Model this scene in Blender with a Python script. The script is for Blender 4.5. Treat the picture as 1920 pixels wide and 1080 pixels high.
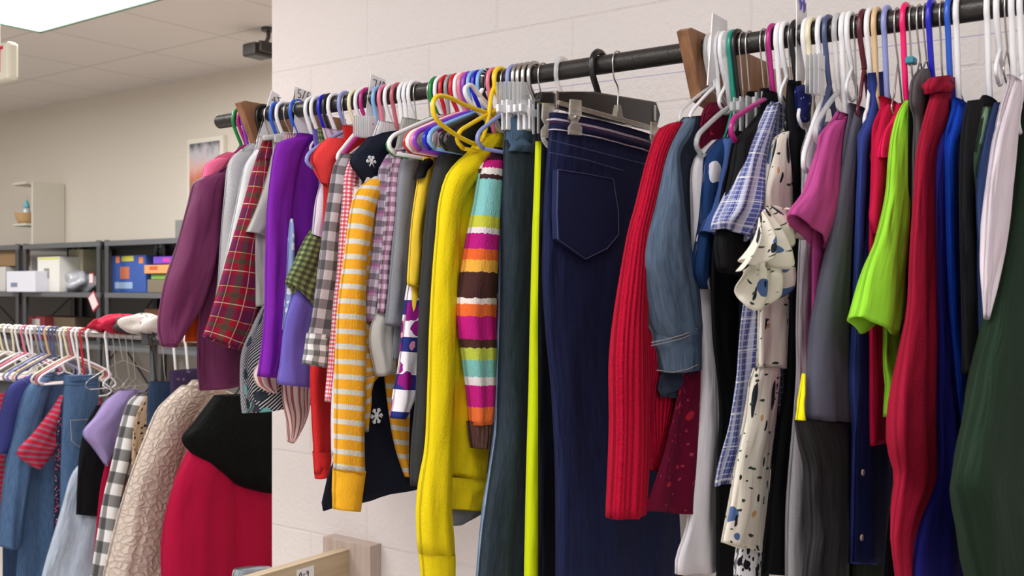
import bpy, math, random
from mathutils import Vector
random.seed(7)
for o in list(bpy.data.objects): bpy.data.objects.remove(o)
scn = bpy.context.scene
COL = scn.collection
# ---------------------------------------------------------------- camera
F = 1909.0; CC, SS = 0.5903, 0.8072; EYE = 1.5; HZ = 534.0
cd = bpy.data.cameras.new('camera'); cam = bpy.data.objects.new('camera', cd); COL.objects.link(cam)
cam.location = (0, 0, EYE); cam.rotation_euler = (math.radians(90), math.radians(0), math.radians(36.18))
cd.sensor_width = 36; cd.lens = F/1920*36; cd.shift_y = -6/1920; cd.clip_start = .02
cd.dof.use_dof = True; cd.dof.focus_distance = 1.85; cd.dof.aperture_fstop = 8
scn.camera = cam
# ---------------------------------------------------------------- light
w = bpy.data.worlds.new('world'); scn.world = w; w.use_nodes = True
w.node_tree.nodes['Background'].inputs[0].default_value = (1, .975, .965, 1)
w.node_tree.nodes['Background'].inputs[1].default_value = .62
def area(loc, sx, sy, power, col=(1, .985, .975)):  # fill lamps under the ceiling, added to brighten walls, clothes and back room
    l = bpy.data.lights.new('ceiling_fill_light', 'AREA'); l.shape = 'RECTANGLE'; l.size = sx; l.size_y = sy
    l.energy = power; l.color = col; o = bpy.data.objects.new('ceiling_fill_light', l); o.location = loc; COL.objects.link(o); return o
area((-.75, .15, 2.70), 1.2, .6, 18)
area((-1.9, -.9, 2.70), 1.2, .6, 16)
area((-3.0, .55, 2.70), 1.2, .6, 23)
area((-4.19, 2.35, 2.70), 1.2, .6, 48)  # under the one visible panel, boosted to brighten the back area
area((-6.63, 1.745, 2.70), 1.2, .6, 39)
area((.9, -.6, 2.70), 1.2, .6, 12)
vs = scn.view_settings
scn.display_settings.display_device = 'sRGB'
vs.view_transform = 'Standard'; vs.look = 'None'; vs.exposure = 0.06; vs.gamma = 1; vs.use_curve_mapping = False

# ---------------------------------------------------------------- projection helpers
def pl(u, v, X):                      # a photo direction meeting the hanging plane x = X
    r = (u-960)/F; D = X/(-CC+SS*r); return (D*(SS+CC*r), EYE+D*(HZ-v)/F)
def pY(u, v, Y):                      # meeting a wall plane y = Y
    r = (u-960)/F; D = Y/(SS+CC*r); return (D*(-CC+SS*r), EYE+D*(HZ-v)/F)
def kxy(X, Y):
    N = SS*X+CC*Y; D = -CC*X+SS*Y
    return abs(F*(SS*D+N*CC)/D**2), abs(F*(CC*D-N*SS)/D**2)

# ---------------------------------------------------------------- materials
def lin(c):
    return tuple((x/12.92 if x <= .04045 else ((x+.055)/1.055)**2.4) for x in (v/255 for v in c))+(1,)
class NT:
    def __init__(s, name):
        s.m = bpy.data.materials.new(name); s.m.use_nodes = True; s.n = s.m.node_tree.nodes; s.l = s.m.node_tree.links
        s.b = s.n['Principled BSDF']
    def new(s, t, **k):
        n = s.n.new(t)
        for a, b in k.items(): setattr(n, a, b)
        return n
    def lk(s, a, b): s.l.new(a, b)
    def math(s, op, a, b=None, c=None):
        n = s.new('ShaderNodeMath', operation=op)
        for i, x in enumerate((a, b, c)):
            if x is None: continue
            if isinstance(x, (int, float)): n.inputs[i].default_value = x
            else: s.lk(x, n.inputs[i])
        return n.outputs[0]
    def mix(s, f, a, b):
        n = s.new('ShaderNodeMix', data_type='RGBA')
        for i, x in ((0, f), (6, a), (7, b)):
            if isinstance(x, (int, float, tuple)): n.inputs[i].default_value = x
            else: s.lk(x, n.inputs[i])
        return n.outputs[2]
    def bump(s, h, st, dist=.002, prev=None):
        n = s.new('ShaderNodeBump'); n.inputs['Strength'].default_value = st; n.inputs['Distance'].default_value = dist
        s.lk(h, n.inputs['Height'])
        if prev is not None: s.lk(prev, n.inputs['Normal'])
        return n.outputs[0]
MC = {}
def solid(name, c, rough=.5, metal=0., spec=.5, emit=0, trans=0, alpha=1, bump=0, bs=80):
    if name in MC: return MC[name]
    t = NT(name); b = t.b; b.inputs['Base Color'].default_value = lin(c); b.inputs['Roughness'].default_value = rough
    b.inputs['Metallic'].default_value = metal; b.inputs['Specular IOR Level'].default_value = spec
    b.inputs['Transmission Weight'].default_value = trans; b.inputs['Alpha'].default_value = alpha
    if emit: b.inputs['Emission Color'].default_value = lin(c); b.inputs['Emission Strength'].default_value = emit
    tc = t.new('ShaderNodeTexCoord'); n = t.new('ShaderNodeTexNoise'); n.inputs['Scale'].default_value = bs
    t.lk(tc.outputs['Object'], n.inputs['Vector'])
    if bump: t.lk(t.bump(n.outputs[0], bump, .004), b.inputs['Normal'])
    MC[name] = t.m; return t.m
def cloth(name, c, layers=(), c2=None, kind='plain', rough=.85, wr=.45, stops=None, length=1.0):
    """c base sRGB; layers of stripes across u or v (metres) or blobs; kind picks the weave"""
    if name in MC: return MC[name]
    t = NT(name); b = t.b; b.inputs['Roughness'].default_value = rough
    b.inputs['Specular IOR Level'].default_value = .14
    uvn = t.new('ShaderNodeUVMap'); sp = t.new('ShaderNodeSeparateXYZ'); t.lk(uvn.outputs[0], sp.inputs[0]); U, V = sp.outputs[0], sp.outputs[1]
    def noise(sx, sy, scale, detail=2):
        mp = t.new('ShaderNodeMapping'); mp.inputs['Scale'].default_value = (sx, sy, 1); t.lk(uvn.outputs[0], mp.inputs[0])
        n = t.new('ShaderNodeTexNoise'); n.inputs['Scale'].default_value = scale; n.inputs['Detail'].default_value = detail
        t.lk(mp.outputs[0], n.inputs['Vector']); return n.outputs[0]
    col = lin(c)
    if c2 is not None:
        n = noise(1, .12, 260) if kind == 'denim' else noise(1, 1, 420)
        f = t.math('MULTIPLY_ADD', n, 2.2, -.6)
        cl = t.new('ShaderNodeClamp'); t.lk(f, cl.inputs[0]); col = t.mix(cl.outputs[0], col, lin(c2))
    if stops:
        v = t.math('DIVIDE', V, length); rp = t.new('ShaderNodeValToRGB'); rp.color_ramp.interpolation = 'CONSTANT'
        w_ = t.math('MULTIPLY_ADD', noise(1, 1, 150, 0), .008, -.004); t.lk(t.math('ADD', v, w_), rp.inputs[0])
        e = rp.color_ramp.elements; e[0].position = 0; e[0].color = lin(stops[0][1]); e[1].position = stops[1][0]; e[1].color = lin(stops[1][1])
        for p, q in stops[2:]: x = e.new(p); x.color = lin(q)
        col = rp.outputs[0]
    for L in layers:
        ax = L[0]
        if ax in 'uv':
            _, per, off, wd, cc, al = L
            s_ = U if ax == 'u' else V
            fr = t.math('FRACT', t.math('DIVIDE', t.math('ADD', s_, off+10), per))
            f = t.math('MULTIPLY', t.math('LESS_THAN', fr, wd/per), al)
            col = t.mix(f, col, lin(cc))
        elif ax == 'd':
            _, per, off, wd, cc, al = L
            fr = t.math('FRACT', t.math('DIVIDE', t.math('ADD', t.math('ADD', U, V), off+10), per))
            col = t.mix(t.math('MULTIPLY', t.math('LESS_THAN', fr, wd/per), al), col, lin(cc))
        elif ax == 'b':                # blobs: scale, threshold, colour, stretch, seed
            _, sc, th, cc, sy, seed = L
            mp = t.new('ShaderNodeMapping'); mp.inputs['Scale'].default_value = (1, sy, 1); mp.inputs['Location'].default_value = (seed, seed*2.3, 0)
            mp.inputs['Rotation'].default_value = (0, 0, seed)
            t.lk(uvn.outputs[0], mp.inputs[0])
            ns = t.new('ShaderNodeTexNoise'); ns.inputs['Scale'].default_value = sc*1.3; t.lk(mp.outputs[0], ns.inputs['Vector'])
            ad = t.new('ShaderNodeVectorMath', operation='MULTIPLY_ADD'); t.lk(ns.outputs['Color'], ad.inputs[0]); ad.inputs[1].default_value = (.55/sc,)*3; t.lk(mp.outputs[0], ad.inputs[2])
            vo = t.new('ShaderNodeTexVoronoi'); vo.inputs['Scale'].default_value = sc; t.lk(ad.outputs[0], vo.inputs['Vector'])
            col = t.mix(t.math('LESS_THAN', vo.outputs['Distance'], th), col, lin(cc))
    if isinstance(col, tuple): b.inputs['Base Color'].default_value = col
    else: t.lk(col, b.inputs['Base Color'])
    nb = t.bump(noise(1, .4, 13, 2), min(1, wr*1.6), .03)
    nb = t.bump(noise(1, .14, 40, 2), min(1, wr*1.2), .010, nb)
    if kind in ('plain', 'denim'): nb = t.bump(noise(1, 1, 600, 1), .25, .0008, nb)
    if kind == 'knit': nb = t.bump(noise(1, .5, 330, 1), .7, .002, nb)
    if kind == 'fleece': nb = t.bump(noise(1, 1, 260, 3), .45, .003, nb)
    if kind == 'rib':
        nb = t.bump(t.math('SINE', t.math('MULTIPLY', U, 2*math.pi/.0095)), .55, .003, nb); nb = t.bump(noise(1, 1, 260, 2), .8, .002, nb)
    if kind == 'fur':
        nb = t.bump(noise(1, .4, 160, 5), 1.0, .012, nb)
    if kind == 'quilt':
        vo = t.new('ShaderNodeTexVoronoi'); vo.feature = 'DISTANCE_TO_EDGE'; vo.inputs['Scale'].default_value = 48
        ns = t.new('ShaderNodeTexNoise'); ns.inputs['Scale'].default_value = 25; t.lk(uvn.outputs[0], ns.inputs['Vector'])
        ad = t.new('ShaderNodeVectorMath', operation='MULTIPLY_ADD'); t.lk(ns.outputs['Color'], ad.inputs[0]); ad.inputs[1].default_value = (.03,)*3; t.lk(uvn.outputs[0], ad.inputs[2])
        t.lk(ad.outputs[0], vo.inputs['Vector'])
        nb = t.bump(t.math('SQRT', vo.outputs[0]), .8, .010, nb)
    t.lk(nb, b.inputs['Normal'])
    MC[name] = t.m; return t.m

# ---------------------------------------------------------------- object helpers
def link(name, verts, faces, mat, parent=None, uvs=None, smooth=True):
    me = bpy.data.meshes.new(name); me.from_pydata(verts, [], faces); me.update()
    if uvs is not None:
        ul = me.uv_layers.new(name='UVMap')
        for i, lp in enumerate(me.loops): ul.data[i].uv = uvs[lp.vertex_index]
    if smooth:
        for p in me.polygons: p.use_smooth = True
    me.materials.append(mat)
    o = bpy.data.objects.new(name, me); COL.objects.link(o)
    if parent is not None:
        o.parent = parent; o.matrix_parent_inverse = parent.matrix_basis.inverted() if False else o.matrix_parent_inverse
        l = parent.location; pp = parent.parent
        while pp is not None: l = l+pp.location; pp = pp.parent
        for v in me.vertices: v.co = v.co-l
    return o
def thing(name, label, cat, loc=(0, 0, 0), group=None):
    o = bpy.data.objects.new(name, None); COL.objects.link(o); o.location = loc; o.empty_display_size = .05
    o['label'] = label; o['category'] = cat
    if group: o['group'] = group
    return o
def tag(o, label, cat, group=None):
    o['label'] = label; o['category'] = cat
    if group: o['group'] = group
    return o
def struct(o): o['kind'] = 'structure'; return o
class MB:
    def __init__(s): s.v = []; s.f = []
    def box(s, a, b):
        x0, y0, z0 = a; x1, y1, z1 = b; i = len(s.v)
        s.v += [(x0, y0, z0), (x1, y0, z0), (x1, y1, z0), (x0, y1, z0), (x0, y0, z1), (x1, y0, z1), (x1, y1, z1), (x0, y1, z1)]
        s.f += [tuple(i+k for k in q) for q in ((0, 3, 2, 1), (4, 5, 6, 7), (0, 1, 5, 4), (1, 2, 6, 5), (2, 3, 7, 6), (3, 0, 4, 7))]
        return s
    def tube(s, pts, r, n=8, flat=1.0, closed=False):
        pts = [Vector(p) for p in pts]; m = len(pts); base = len(s.v); prev = None
        for i, p in enumerate(pts):
            if closed: d = (pts[(i+1) % m]-pts[i-1]).normalized()
            else: d = (pts[min(i+1, m-1)]-pts[max(i-1, 0)]).normalized()
            if prev is None:
                ref = Vector((1, 0, 0)) if abs(d.x) < .9 else Vector((0, 0, 1))
                a = (ref-d*ref.dot(d)).normalized()
            else: a = (prev-d*prev.dot(d)).normalized()
            prev = a; b = d.cross(a); rr = r(i/(m-1)) if callable(r) else r
            for k in range(n):
                th = 2*math.pi*k/n; s.v.append(tuple(p+a*math.cos(th)*rr*flat+b*math.sin(th)*rr))
        for i in range(m if closed else m-1):
            for k in range(n):
                j = (i+1) % m
                s.f.append((base+i*n+k, base+i*n+(k+1) % n, base+j*n+(k+1) % n, base+j*n+k))
        if not closed:
            s.f.append(tuple(base+k for k in range(n))[::-1]); s.f.append(tuple(base+(m-1)*n+k for k in range(n)))
        return s
    def prism(s, poly, x0, x1):       # poly of (y,z), extruded along x
        i = len(s.v); n = len(poly)
        s.v += [(x0, y, z) for y, z in poly]+[(x1, y, z) for y, z in poly]
        s.f.append(tuple(range(i, i+n))[::-1]); s.f.append(tuple(range(i+n, i+2*n)))
        for k in range(n): s.f.append((i+k, i+(k+1) % n, i+n+(k+1) % n, i+n+k))
        return s
    def build(s, name, mat, parent=None, smooth=False, bev=0):
        o = link(name, s.v, s.f, mat, parent, smooth=smooth)
        if bev:
            md = o.modifiers.new('bevel', 'BEVEL'); md.width = bev; md.segments = 2; md.limit_method = 'ANGLE'
        if smooth:
            pass
        return o
def crom(P, m):
    """Catmull-Rom resample of a list of tuples, by chord length of the first four numbers"""
    n = len(P)
    if n == 2: return [tuple(P[0][k]+(P[1][k]-P[0][k])*i/(m-1) for k in range(len(P[0]))) for i in range(m)]
    L = [0]
    for i in range(1, n):
        a, b = P[i-1], P[i]
        L.append(L[-1]+max(1e-5, math.sqrt(sum((a[k]-b[k])**2 for k in range(len(a))))))
    out = []
    for i in range(m):
        s = L[-1]*i/(m-1); j = 0
        while j < n-2 and s > L[j+1]: j += 1
        t = (s-L[j])/(L[j+1]-L[j]); p0 = P[max(j-1, 0)]; p1 = P[j]; p2 = P[j+1]; p3 = P[min(j+2, n-1)]
        out.append(tuple(.5*((2*p1[k])+(-p0[k]+p2[k])*t+(2*p0[k]-5*p1[k]+4*p2[k]-p3[k])*t*t+(-p0[k]+3*p1[k]-3*p2[k]+p3[k])*t**3) if n > 2 else 0 for k in range(len(p1))))
    return out
def loft(name, ribs, X, th, mat, parent, shrink=True, fold=.004, freq=None, seed=0, M=34, N=44, lip=True, top=.6, bulge=None, xs=0.0, dip=None):
    """ribs: (YL,ZL,YR,ZR) chords in the plane x=X; a closed, folded cloth tube round them"""
    if X > -2.1: ribs = [(min(a, WALL-.05), b, min(c, WALL-.025), d) for a, b, c, d in ribs]
    R = crom(ribs, M); rnd = random.Random(seed*13+5); p1, p2, p3 = (rnd.uniform(0, 6.3) for _ in range(3))
    verts, uvs, faces = [], [], []; V = 0; pc = None; hb = sum(math.hypot(r[2]-r[0], r[3]-r[1]) for r in R)/M/2
    for i, (yl, zl, yr, zr) in enumerate(R):
        t = i/(M-1); cy, cz = (yl+yr)/2, (zl+zr)/2; hy, hz = (yr-yl)/2, (zr-zl)/2; h = max(.003, math.hypot(hy, hz))
        if pc: V += math.hypot(cy-pc[0], cz-pc[1])
        pc = (cy, cz); b = th*(top+(1-top)*min(1, t*5)**.6)*(1+.10*math.sin(6.5*t+p1)+.08*math.sin(15*t+p2))
        if bulge: b *= bulge(t)
        sc = 1.0
        if shrink:
            kx, ky = kxy(X, cy); b = min(b, .62*abs(hy)*ky/kx+.0015)
            sc = math.sqrt(max(.3, 1-(b*kx/(max(abs(hy), .002)*ky))**2))
        w_ = fold*min(1, t*2.2)*(.35+.65*t); fr = freq or 1.0
        xo = X+xs*t
        for j in range(N):
            a = 2*math.pi*j/N; s = math.cos(a); q = math.sin(a)
            q2 = math.copysign(abs(q)**.8, q)
            sm = s*h/.1*fr*4.0
            d = math.sin(sm+p1+1.3*t)+.55*math.sin(sm*2.1+p2-2.2*t)+.3*math.sin(sm*.5+p3+7*t)
            d += .5*(1-2*abs(math.sin(sm*.9+p2+1.1*math.sin(3*t+p1))))+.28*(1-2*abs(math.sin(sm*1.7+p1-2.5*t)))
            d2 = .35*max(0, math.sin(sm*3.3+p3+3*t)) * (1 if q > 0 else -1)
            sgn = 1-abs(s)**6
            x = xo+b*q2+w_*(d+d2)*(.35+.65*sgn)
            y = cy+hy*s*sc; z = cz+hz*s*sc+.25*w_*math.sin(sm*1.3+p2)*min(1, t*2)
            if dip and t > .7: z -= dip[0]*max(0, 1-abs(s-dip[1])/(1+abs(dip[1])))*((t-.7)/.3)**1.5
            verts.append((x, y, z)); uvs.append((hb*(1-2*min(a, 2*math.pi-a)/math.pi)*1.1+(0 if q >= -1e-9 else .31), V))
    for i in range(M-1):
        for j in range(N):
            k = (j+1) % N; faces.append((i*N+j, i*N+k, (i+1)*N+k, (i+1)*N+j))
    def cap(base, rev):
        f = tuple(range(base, base+N)); faces.append(f[::-1] if rev else f)
    cap(0, False)
    if lip:
        b0 = (M-1)*N; c = [sum(verts[b0+j][k] for j in range(N))/N for k in range(3)]
        ax = Vector((0, (R[-3][0]+R[-3][2])/2-(R[-1][0]+R[-1][2])/2, (R[-3][1]+R[-3][3])/2-(R[-1][1]+R[-1][3])/2)).normalized()
        hl = math.hypot(R[-1][2]-R[-1][0], R[-1][3]-R[-1][1])/2; last = b0
        for sc_, up in ((.8, .0008), (.55, min(.010, hl*.4)), (.4, min(.025, hl*.8))):
            nb = len(verts)
            for j in range(N):
                v = verts[b0+j]; opp = verts[b0+(N-j) % N]; mx = (v[0]+opp[0])/2; k_ = 1-(1-sc_)*.3
                verts.append((mx+(v[0]-mx)*sc_, c[1]+(v[1]-c[1])*k_+ax.y*up, c[2]+(v[2]-c[2])*k_+ax.z*up)); uvs.append(uvs[b0+j])
            for j in range(N):
                k = (j+1) % N; faces.append((last+j, last+k, nb+k, nb+j))
            last = nb
        cap(last, True)
    else: cap((M-1)*N, True)
    return link(name, verts, [f[::-1] for f in faces], mat, parent, uvs)

# strokes for hand lettering, unit box
GL = {'4': [[(.75, 0), (.75, 1), (.1, .4), (1, .4)]], 'T': [[(0, 1), (1, 1)], [(.5, 1), (.5, 0)]], '5': [[(.9, 1), (.2, 1), (.15, .55), (.7, .6), (.9, .3), (.6, 0), (.1, .08)]],
      '/': [[(.1, 0), (.9, 1)]], '6': [[(.8, 1), (.3, .7), (.1, .3), (.4, 0), (.8, .15), (.75, .45), (.2, .4)]], '7': [[(0, 1), (1, 1), (.4, 0)]],
      '8': [[(.5, .55), (.15, .8), (.5, 1), (.85, .8), (.5, .55), (.1, .25), (.5, 0), (.9, .25), (.5, .55)]], '0': [[(.5, 1), (.1, .6), (.2, .1), (.6, 0), (.9, .4), (.8, .9), (.5, 1)]],
      '-': [[(.1, .5), (.9, .5)]], '9': [[(.85, .75), (.5, 1), (.15, .7), (.5, .45), (.85, .7), (.7, 0)]],
      'E': [[(.9, 1), (.1, 1), (.1, 0), (.9, 0)], [(.1, .5), (.8, .5)]], 'X': [[(0, 0), (1, 1)], [(0, 1), (1, 0)]], 'I': [[(.5, 0), (.5, 1)]],
      '~': [[(0, .5), (.25, .9), (.4, .1), (.6, .8), (.8, .2), (1, .6)]]}
def strokes(txt, fn, r, w=1.0, gap=.25):
    mb = MB(); x = 0
    for ch in txt:
        for st in GL.get(ch, []): mb.tube([fn(x+a*w, b) for a, b in st], r, 6)
        x += w+gap
    return mb

# ================================================================ SETTING
ROD_Y, ROD_Z = 1.54, 1.887; WALL = 1.84; FAR = 3.83; CEIL = 2.75; CX = -2.15
def wallmat(name, c, mortar, bw, bh, zoff, xoff, strength, rough=.6, line=False):
    t = NT(name); b = t.b; b.inputs['Roughness'].default_value = rough
    g = t.new('ShaderNodeNewGeometry'); sp = t.new('ShaderNodeSeparateXYZ'); t.lk(g.outputs['Position'], sp.inputs[0])
    cb = t.new('ShaderNodeCombineXYZ'); xy = t.math('ADD', sp.outputs[0], sp.outputs[1])
    t.lk(t.math('ADD', xy, xoff), cb.inputs[0]); t.lk(t.math('ADD', sp.outputs[2], -zoff+20*bh), cb.inputs[1])
    br = t.new('ShaderNodeTexBrick'); br.inputs['Scale'].default_value = 1; br.inputs['Brick Width'].default_value = bw; br.inputs['Row Height'].default_value = bh
    br.inputs['Mortar Size'].default_value = .005; br.inputs['Mortar Smooth'].default_value = .8
    br.inputs['Color1'].default_value = br.inputs['Color2'].default_value = lin(c); br.inputs['Mortar'].default_value = lin(mortar)
    t.lk(cb.outputs[0], br.inputs['Vector'])
    col = br.outputs['Color']
    if line:
        ln = t.math('COMPARE', t.math('ADD', sp.outputs[2], t.math('MULTIPLY', sp.outputs[0], .012)), 1.914, .0012)
        col = t.mix(t.math('MULTIPLY', ln, .45), col, lin((110, 110, 190)))
    n = t.new('ShaderNodeTexNoise'); n.inputs['Scale'].default_value = 90; n.inputs['Detail'].default_value = 6; t.lk(g.outputs['Position'], n.inputs['Vector'])
    n2 = t.new('ShaderNodeTexVoronoi'); n2.inputs['Scale'].default_value = 55; t.lk(g.outputs['Position'], n2.inputs['Vector'])
    pit = t.math('MULTIPLY', t.math('LESS_THAN', n2.outputs['Distance'], .13), -1.0)
    nb = t.bump(n.outputs[0], strength, .004); nb = t.bump(pit, strength*.6, .002, nb)
    nb = t.bump(t.math('SUBTRACT', 1, br.outputs['Fac']), .3 if line else .12, .004, nb)
    t.lk(nb, b.inputs['Normal']); t.lk(col, b.inputs['Base Color']); return t.m
mw = wallmat('painted_block_wall', (228, 219, 217), (224, 214, 212), .406, .2032, 1.055, .36, .55, line=True)
mf = wallmat('far_painted_wall', (216, 207, 194), (214, 205, 192), .406, .2032, 1.055, 0, .15)
struct(MB().box((CX, WALL, 0), (3.2, WALL+.2, CEIL)).build('wall_right', mw))
struct(MB().box((-9, FAR, 0), (CX+.2, FAR+.15, CEIL)).build('wall_back', mf))
struct(MB().box((CX, WALL+.2, 0), (CX+.2, FAR, CEIL)).build('wall_side', mf))
struct(MB().box((-9.15, -4, 0), (-9, FAR+.15, CEIL)).build('wall_left', mf))
t = NT('ceiling_tiles'); g = t.new('ShaderNodeNewGeometry'); mp = t.new('ShaderNodeMapping'); mp.inputs['Location'].default_value = (4.80+.61*20, -2.66+.61*20, 0)
t.lk(g.outputs['Position'], mp.inputs[0]); br = t.new('ShaderNodeTexBrick'); br.offset = 0; br.inputs['Scale'].default_value = 1
br.inputs['Brick Width'].default_value = .61; br.inputs['Row Height'].default_value = .61; br.inputs['Mortar Size'].default_value = .007
br.inputs['Color1'].default_value = br.inputs['Color2'].default_value = lin((222, 214, 210)); br.inputs['Mortar'].default_value = lin((200, 190, 186)); t.lk(mp.outputs[0], br.inputs['Vector'])
t.lk(br.outputs[0], t.b.inputs['Base Color']); t.b.inputs['Roughness'].default_value = .9
n = t.new('ShaderNodeTexNoise'); n.inputs['Scale'].default_value = 60; t.lk(g.outputs['Position'], n.inputs['Vector'])
t.lk(t.bump(n.outputs[0], .15, .003), t.b.inputs['Normal'])
struct(MB().box((-9.15, -4, CEIL), (3.2, FAR+.15, CEIL+.1)).build('ceiling', t.m))
struct(MB().box((-9.15, -4, -.1), (3.2, FAR+.15, 0)).build('floor', solid('floor_tile', (196, 188, 180), .4, bump=.05)))

# ceiling lights: first panel real, the rest unseen, added round the fill lamps
mlight = solid('light_diffuser', (250, 255, 252), .5, emit=5.0); mframe = solid('light_frame', (90, 120, 100), .4)
def clight(x, y, label):
    c = thing('ceiling_light', label, 'ceiling light', (x+.6, y+.3, CEIL-.03))
    fr = MB()
    for a, b in (((x, y), (x+1.22, y+.014)), ((x, y+.596), (x+1.22, y+.61)), ((x, y), (x+.014, y+.61)), ((x+1.206, y), (x+1.22, y+.61))):
        fr.box((a[0], a[1], CEIL-.02), (b[0], b[1], CEIL+.001))
    fr.build('frame', mframe, c); MB().box((x+.014, y+.014, CEIL-.014), (x+1.206, y+.596, CEIL-.004)).build('diffuser', mlight, c)
clight(-4.80, 2.05, 'bright rectangular fluorescent panel in the ceiling at top left, above the shelving')
clight(-1.36, -.15, 'added unseen fill light panel in the ceiling nearest the clothes pipe')
clight(-2.5, -1.2, 'added unseen fill light panel behind the camera, left of centre')
clight(-3.6, .25, 'added unseen fill light panel over the middle of the aisle left of the pipe')
clight(-7.24, 1.44, 'added unseen fill light panel at the far left end of the room')
clight(.3, -.9, 'added unseen fill light panel behind the camera, right of centre')

# ================================================================ MAIN ROD, BRACKETS
mpipe = solid('black_iron_pipe', (62, 59, 57), .38, metal=.55, bump=.25, bs=160)
def rodpt(u, Y=ROD_Y):
    r = (u-960)/F; D = Y/(SS+CC*r); return D*(-CC+SS*r)
def tubeX(name, x0, x1, y, z, r, mat, parent=None, n=24, endr=None):
    return MB().tube([(x0, y, z), (x0+.002, y, z), (x1-.002, y, z), (x1, y, z)], lambda t: r, n).build(name, mat, parent, smooth=True)
tag(tubeX('clothes_pipe', rodpt(412), -.02, ROD_Y, ROD_Z, .0165, mpipe), 'long black iron pipe running along the wall through two wooden brackets', 'clothes rail')
def woodmat(name, c1, c2, axis):
    t = NT(name); g = t.new('ShaderNodeNewGeometry'); mp = t.new('ShaderNodeMapping')
    mp.inputs['Scale'].default_value = {'y': (30, 1.6, 30), 'x': (1.6, 30, 30), 'z': (30, 30, 1.6)}[axis]; t.lk(g.outputs['Position'], mp.inputs[0])
    n = t.new('ShaderNodeTexNoise'); n.inputs['Scale'].default_value = 2.2; n.inputs['Detail'].default_value = 4; n.inputs['Distortion'].default_value = .6; t.lk(mp.outputs[0], n.inputs['Vector'])
    rp = t.new('ShaderNodeValToRGB'); rp.color_ramp.elements[0].position = .3; rp.color_ramp.elements[0].color = lin(c1); rp.color_ramp.elements[1].position = .7; rp.color_ramp.elements[1].color = lin(c2)
    t.lk(n.outputs[0], rp.inputs[0]); t.lk(rp.outputs[0], t.b.inputs['Base Color']); t.b.inputs['Roughness'].default_value = .6
    t.lk(t.bump(n.outputs[0], .2, .002), t.b.inputs['Normal']); return t.m
mwood = woodmat('bracket_wood', (122, 82, 55), (158, 112, 78), 'z'); mlumber = woodmat('pale_lumber', (176, 152, 122), (202, 180, 150), 'y')
mledge = woodmat('ledger_wood', (150, 125, 110), (172, 148, 132), 'z')
def bracket(X, label, drop=.17, hi=.026):
    b = thing('wooden_bracket', label, 'bracket', (X, WALL, ROD_Z-.1))
    front = 1.478; y1 = WALL-.036
    hole = [(ROD_Y+.0175*math.cos(a), ROD_Z+.0175*math.sin(a)) for a in [math.radians(-90+d) for d in range(0, 361, 30)]]
    # open keyhole cut below the pipe keeps the outline in one piece
    poly = [(front, ROD_Z+hi-.006), (front+.012, ROD_Z+hi), (y1, ROD_Z+hi), (y1, ROD_Z-drop-.08), (ROD_Y+.04, ROD_Z-.09)]
    poly += [(ROD_Y+.0005, ROD_Z-.085)]+[(p[0]+.0004, p[1]) for p in hole[:-1]]+[(ROD_Y-.0006, ROD_Z-.0175), (ROD_Y-.0006, ROD_Z-.085), (ROD_Y-.012, ROD_Z-.08)]
    MB().prism([(y, z) for y, z in poly], X-.02, X).build('arm', mwood, b)
    MB().box((X-.05, WALL-.036, ROD_Z-.2), (X+.075, WALL-.0005, ROD_Z+.012)).build('wall_plate', mledge, b, bev=.001)
bracket(-.733, 'brown wooden pipe bracket in the middle, right of the dark jeans')
bracket(-1.832, 'brown wooden pipe bracket at the far left end of the pipe beside the 4T card')

# ================================================================ HANGERS
HC = {'white': (238, 236, 240), 'ivory': (232, 222, 190), 'green': (20, 130, 60), 'teal': (20, 140, 120), 'purple': (140, 60, 190), 'magenta': (175, 30, 120),
      'black': (25, 25, 27), 'blue': (40, 90, 200), 'royal': (30, 30, 190), 'sky': (130, 175, 225), 'periwinkle': (140, 150, 205), 'red': (200, 20, 40), 'pink': (225, 120, 150), 'rose': (190, 95, 110),
      'hotpink': (245, 20, 110), 'yellow': (240, 200, 20), 'grey': (150, 148, 150), 'slate': (75, 85, 125), 'tan': (220, 185, 140), 'maroon': (90, 20, 40), 'dusty': (180, 130, 160)}
def hmat(c):
    if c == 'wire': return solid('hanger_chrome_wire', (190, 185, 182), .25, metal=.9)
    if c == 'clear': return solid('hanger_clear_plastic', (246, 246, 248), .15, trans=.45, alpha=.62)
    return solid('hanger_plastic_'+c, HC[c], .28)
def arc(cy, cz, r, a0, a1, n, X):
    return [(X, cy+r*math.cos(math.radians(a0+(a1-a0)*i/n)), cz+r*math.sin(math.radians(a0+(a1-a0)*i/n))) for i in range(n+1)]
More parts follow.
